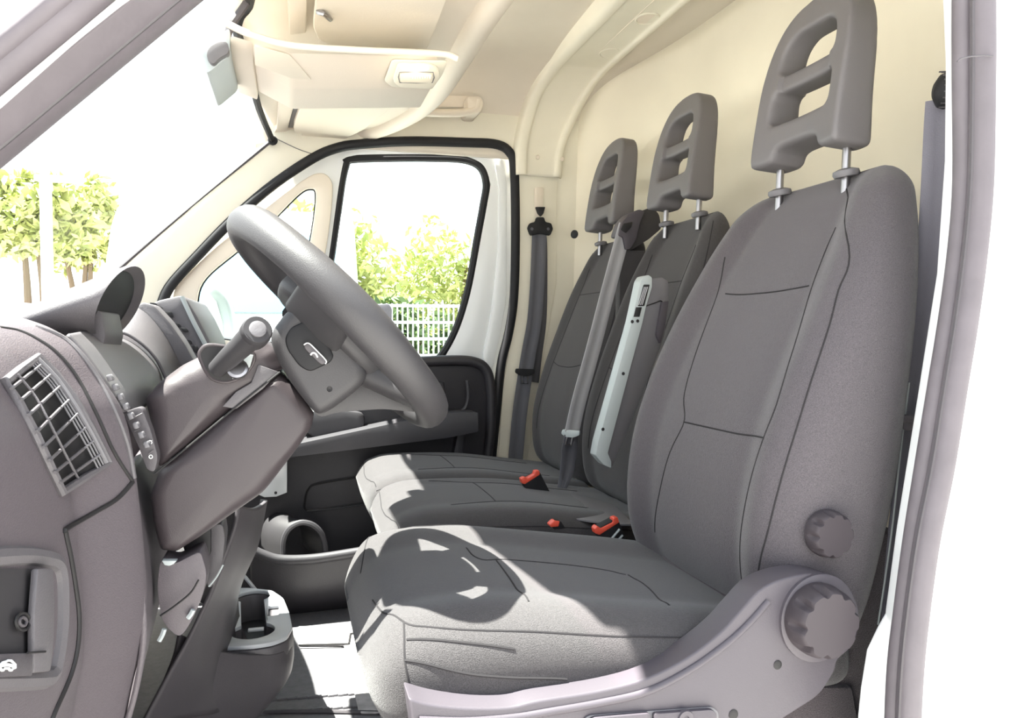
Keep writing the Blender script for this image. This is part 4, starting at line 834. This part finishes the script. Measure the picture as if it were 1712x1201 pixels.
ribbon('lap_webbing', [at(x, y, Y=Y_) for x, y, Y_ in [(955, 728, 1.72), (952, 752, 1.72), (947, 790, 1.715), (934, 832, 1.705)]], [V(1, .25, 0), V(1, .1, 0), V(1, -.2, 0)], [.04, .044, .036, .014], 'belt', mb, res=30)
tongue(mb, at(955, 724, Y=1.712), V(.5, -.55, .0)/.74, V(.22, 0, 1), (-.6, -.8, 0), .75, 'grey')
pslab('shoulder_housing', [(1034, 394), (1040, 372), (1052, 358), (1068, 350), (1078, 353), (1070, 372), (1064, 400), (1054, 416), (1046, 418), (1042, 396)], 1.76, .05, 'skirt', mb, r=.006, bevel=.006)
pslab('housing_back', [(1060, 372), (1070, 354), (1090, 346), (1102, 358), (1106, 382), (1085, 400), (1052, 420)], 1.79, .07, 'fabric', mb, r=.008, bevel=.012)
pslab('housing_slot', [(1037, 384), (1042, 374), (1057, 371), (1055, 380), (1046, 390)], 1.757, -.003, 'dgrey', mb, bevel=.001)
nb = thing('seat_belt', 'grey driver belt hanging from the near door pillar behind the driver seat', 'seat belt', at(1500, 900, Y=.80), BG)
ribbon('webbing', [at(x, y, Y=.80) for x, y in [(1579, 165), (1576, 220), (1571, 320), (1563, 430), (1552, 530), (1541, 620), (1527, 730), (1514, 840), (1504, 930), (1498, 1010), (1490, 1150)]], [V(.5, -.8, 0), V(.8, -.5, 0), V(1, -.1, 0), V(1, 0, 0), V(1, 0, 0)], .045, 'belt2', nb, res=60)
lathe('belt_anchor', [(.0, -.014), (.012, -.012), (.021, -.006), (.023, 0), (.021, .006), (.012, .012), (0, .014)], at(1580, 152, Y=.79), (.9, -.4, 0), 'black', nb, n=28)
for k in range(9): tube('anchor_rib', [at(1580, 152, Y=.79)+V(-.0236*cos(a)*.4, -.0236*cos(a)*.9, .0236*sin(a)) + V(x*.009, -x*.004, 0) for x in (-1, 1) for a in [-1.3+k*.33]], .0011, 'dashd', nb, n=5)
tube('belt_clip', [at(x, y, Y=.778) for x, y in [(1493, 724), (1492, 714), (1500, 704), (1515, 700), (1545, 702)]], .0055, 'dashd', nb, n=8, res=20)
pslab('belt_clip_foot', [(1508, 700), (1552, 702), (1550, 722), (1508, 719)], .782, -.004, 'dashd', nb, r=.003)
tube('belt_hem', [at(x, y, Y=.79) for x, y in [(1520, 640), (1505, 760), (1492, 880), (1478, 980), (1468, 1045)]], .0012, 'grey', nb, n=5, res=20)
def buckle(lbl, Y, body, red, band=None):
    t = thing('belt_buckle', lbl, 'buckle', at(*body[0], Y=Y), 'red-topped belt buckles')
    pslab('buckle_body', body, Y, .022, 'black', t, r=.003, bevel=.003); pslab('release_button', red, Y-.003, .018, 'red', t, r=.002, bevel=.0018)
    if band:
        for a, b in band: tube('buckle_strap', [at(*a, Y=Y-.004), at(*b, Y=Y-.004)], .0022, 'grey', t, n=6)
buckle('black belt buckle with red button on the far passenger cushion', 1.64, [(873, 804), (902, 789), (922, 828), (890, 828), (880, 818)], [(871, 801), (877, 798), (882, 800), (893, 794), (895, 788), (902, 787), (903, 794), (878, 810), (873, 809)])
buckle('small red-topped buckle just behind the driver cushion crest', 1.32, [(922, 876), (928, 870), (938, 872), (946, 884), (926, 886)], [(919, 878), (927, 871), (936, 872), (934, 881), (921, 882)])
buckle('black buckle with red button and two pale straps beside the driver backrest', 1.26, [(998, 884), (1033, 866), (1052, 915), (1040, 925), (1012, 908), (1000, 896)], [(994, 885), (999, 880), (1005, 884), (1025, 874), (1026, 867), (1033, 865), (1036, 874), (1003, 895), (996, 893)], [((1036, 885), (1017, 908)), ((1041, 895), (1026, 913))])

# ================================================================== OUTSIDE
dm = thing('door_mirror', 'pale grey exterior mirror housing outside the passenger quarter window', 'mirror', at(365, 570, Y=2.48))
hm = cat([at(x, y, Y=2.46) for x, y in [(334, 580), (336, 500), (340, 484), (354, 477), (368, 484), (382, 506), (390, 540), (392, 585)]], 40)
slab('mirror_shell', list(hm), (0, .14, 0), 'grey', dm, .012, 3)
slab('mirror_face', [at(x, y, Y=2.455) for x, y in [(338, 580), (340, 500), (350, 492), (362, 505), (372, 540), (374, 585)]], (0, .004, 0), 'paint', dm, .001)
pslab('mirror_foot', [(340, 575), (395, 575), (400, 600), (345, 605)], 2.34, .18, 'mgrey', dm, r=.01, bevel=.005)
# fence of welded white mesh
fe = thing('mesh_fence', 'white welded mesh fence standing in front of the hedge', 'fence', (2, 7.2, -.62))
YW = 7.2; z0 = -.60; z1 = at(700, 508, Y=YW)[2]; bm = bmesh.new()
def bmbox(bm, a, b):
    v = [bm.verts.new((x, y, z)) for x in (a[0], b[0]) for y in (a[1], b[1]) for z in (a[2], b[2])]
    for f in ((0, 1, 3, 2), (4, 6, 7, 5), (0, 4, 5, 1), (2, 3, 7, 6), (0, 2, 6, 4), (1, 5, 7, 3)): bm.faces.new([v[i] for i in f])
for i in range(125): x = .66+i*.05; bmbox(bm, (x-.0075, YW, z0), (x+.0075, YW+.006, z1))
wi = bmo('vertical_wires', bm, 'paint', fe, False); wi['kind'] = 'stuff'
for k in range(8):
    z = z1-.02-k*.16; box('rail', (3.78, YW+.012, z), (6.3, .01, .028), 'paint', fe, 0)
for i in range(4): box('post', (.66+i*2.05, YW+.04, (z0+z1)/2), (.06, .04, z1-z0), 'paint', fe, .004)
# hedge and trees
def bush(nm, lbl, cat_, c, r_, n_, ls, mat, grp=None, trunk=.1, seed=1, sq=1.0):
    R = np.random.default_rng(seed); t = thing(nm, lbl, cat_, (c[0], c[1], -.62), grp)
    nb_ = 40; ctr = R.normal(size=(nb_, 3)); ctr /= np.linalg.norm(ctr, axis=1)[:, None]; ctr *= R.uniform(.35, .85, (nb_, 1)); 
    k = R.integers(0, nb_, n_); d = R.normal(size=(n_, 3)); d /= np.linalg.norm(d, axis=1)[:, None]; p = ctr[k]+d*R.uniform(.18, .33, (n_, 1))
    p = p*np.array(r_)+np.array(c); a = R.normal(size=(n_, 3)); a /= np.linalg.norm(a, axis=1)[:, None]; b = np.cross(a, R.normal(size=(n_, 3))); b /= np.linalg.norm(b, axis=1)[:, None]
    s = ls*R.uniform(.6, 1.3, (n_, 1)); q = np.stack([p-a*s, p+b*s*.4, p+a*s, p-b*s*.4], 1).reshape(-1, 3)
    me = bpy.data.meshes.new('foliage'); me.from_pydata(q.tolist(), [], [(4*i, 4*i+1, 4*i+2, 4*i+3) for i in range(n_)])
    o = link('foliage', me, mat, t, False); o['kind'] = 'stuff'
    for j in range(3):
        e = V(c[0]+R.uniform(-.4, .4)*r_[0], c[1], c[2]+r_[2]*.4); tube('branch', [V(c[0]+.1*j-.1, c[1], -.62), (V(c[0], c[1], -.62)+e)/2+V(.1*j, 0, 0), e], [trunk, trunk*.7, trunk*.3], 'bark', t, n=8, res=8)
bush('garden_tree', 'bright leafy tree rising over the left end of the mesh fence', 'tree', (.3, 10.6, 1.25), (1.35, .7, 1.45), 5200, .085, 'leaf', 'greenery behind the fence', seed=3)
bush('hedge_bush', 'dark green hedge bush behind the mesh fence on the right of the window view', 'bush', (3.05, 9.3, .40), (1.25, .6, 1.1), 5200, .08, 'leafd', 'greenery behind the fence', .05, seed=5)
bush('hedge_bush', 'green hedge bush behind the fence just above the steering wheel rim', 'bush', (1.15, 8.8, .35), (.85, .6, .95), 4200, .08, 'leafd', 'greenery behind the fence', .05, seed=8)
bush('garden_tree', 'yellow-green tree crown behind the right-hand hedge bush', 'tree', (2.5, 12.6, 1.3), (1.7, .8, 1.6), 4600, .085, 'leaf', 'greenery behind the fence', seed=11)
bush('roadside_tree', 'pale leafy tree seen through the windscreen left of the lamp post', 'tree', (-4.95, 17.0, 3.2), (1.25, 1.0, 1.05), 4000, .16, 'leaf', 'trees ahead of the van', seed=21)
bush('roadside_tree', 'pale leafy tree seen through the windscreen right of the lamp post', 'tree', (-5.35, 21.6, 3.6), (1.35, 1.0, 1.35), 3000, .16, 'leaf', 'trees ahead of the van', seed=25)
lpst = thing('lamp_post', 'slim white lamp post between the trees beyond the windscreen', 'lamp post', at(78, 400, Y=14)*V(1, 1, 0)+V(0, 0, -.62))
b0 = at(78, 400, Y=14); tube('post_shaft', [V(b0[0], 14, -.62), V(b0[0], 14, 3.3)], .09, 'paint', lpst, n=14); box('post_head', (b0[0]+.2, 14, 3.35), (.7, .2, .1), 'paint', lpst, .03)
# white van parked nose-in beside ours, its front towards the passenger door
pv = thing('parked_van', 'white parked van facing the passenger side with pale blue windscreen', 'van', (-.43, 6.6, -.62))
X0, X1 = -1.38, .52
prof = [(5.62, -.28), (5.58, .25), (5.70, .62), (5.98, .84), (6.12, .90), (6.62, 1.66), (6.85, 1.84), (7.2, 1.92), (8.0, 1.92), (8.05, 1.8), (8.05, -.28), (7.75, -.30), (7.65, -.05), (7.3, .0), (7.1, -.30), (6.35, -.30), (6.25, -.02), (5.95, .0), (5.8, -.28)]
slab('body', rnd([V(X0, y, z) for y, z in prof], .06, 3), (X1-X0, 0, 0), 'paint', pv, .05, 3)
slab('windscreen', [V(X0+.12, 6.13, .95), V(X1-.12, 6.13, .95), V(X1-.18, 6.575, 1.62), V(X0+.18, 6.575, 1.62)], (0, -.012, .008), 'blueglass', pv, .004)
for sx_, xx in ((-1, X0), (1, X1)):
    slab('door_window', rnd([V(xx, y, z) for y, z in [(6.3, .92), (6.72, 1.52), (7.35, 1.55), (7.35, .92)]], .05), (sx_*.008, 0, 0), 'blueglass', pv, .003)
    slab('side_mirror', rnd([V(xx+sx_*.05, 6.15, z)+V(sx_*w_, 0, 0) for w_, z in [(.0, .74), (.20, .72), (.21, 1.0), (.18, 1.04), (.0, 1.02)]], .04), (0, .14, 0), 'skirt', pv, .02)
    box('mirror_bracket', (xx+sx_*.03, 6.22, .84), (.10, .04, .06), 'grey', pv, .01)
    slab('headlamp', rnd([V(xx-sx_*w_, 5.585+.06*(z > .4), z) for w_, z in [(.06, .22), (.40, .20), (.34, .44), (.08, .55)]], .03), (0, -.02, 0), 'mgrey', pv, .01)
    for yy in (6.05, 7.45): lathe('wheel', [(.30, 0), (.31, .05), (.30, .18), (.19, .20), (.17, .17), (0, .17)], (xx-sx_*.16, yy, -.30), (sx_, 0, 0), 'black', pv, n=32)
slab('grille', rnd([V(x, 5.59, z) for x, z in [(-1.0, -.02), (.14, -.02), (.10, .16), (-.96, .16)]], .03), (0, -.015, 0), 'dashd', pv, .005)
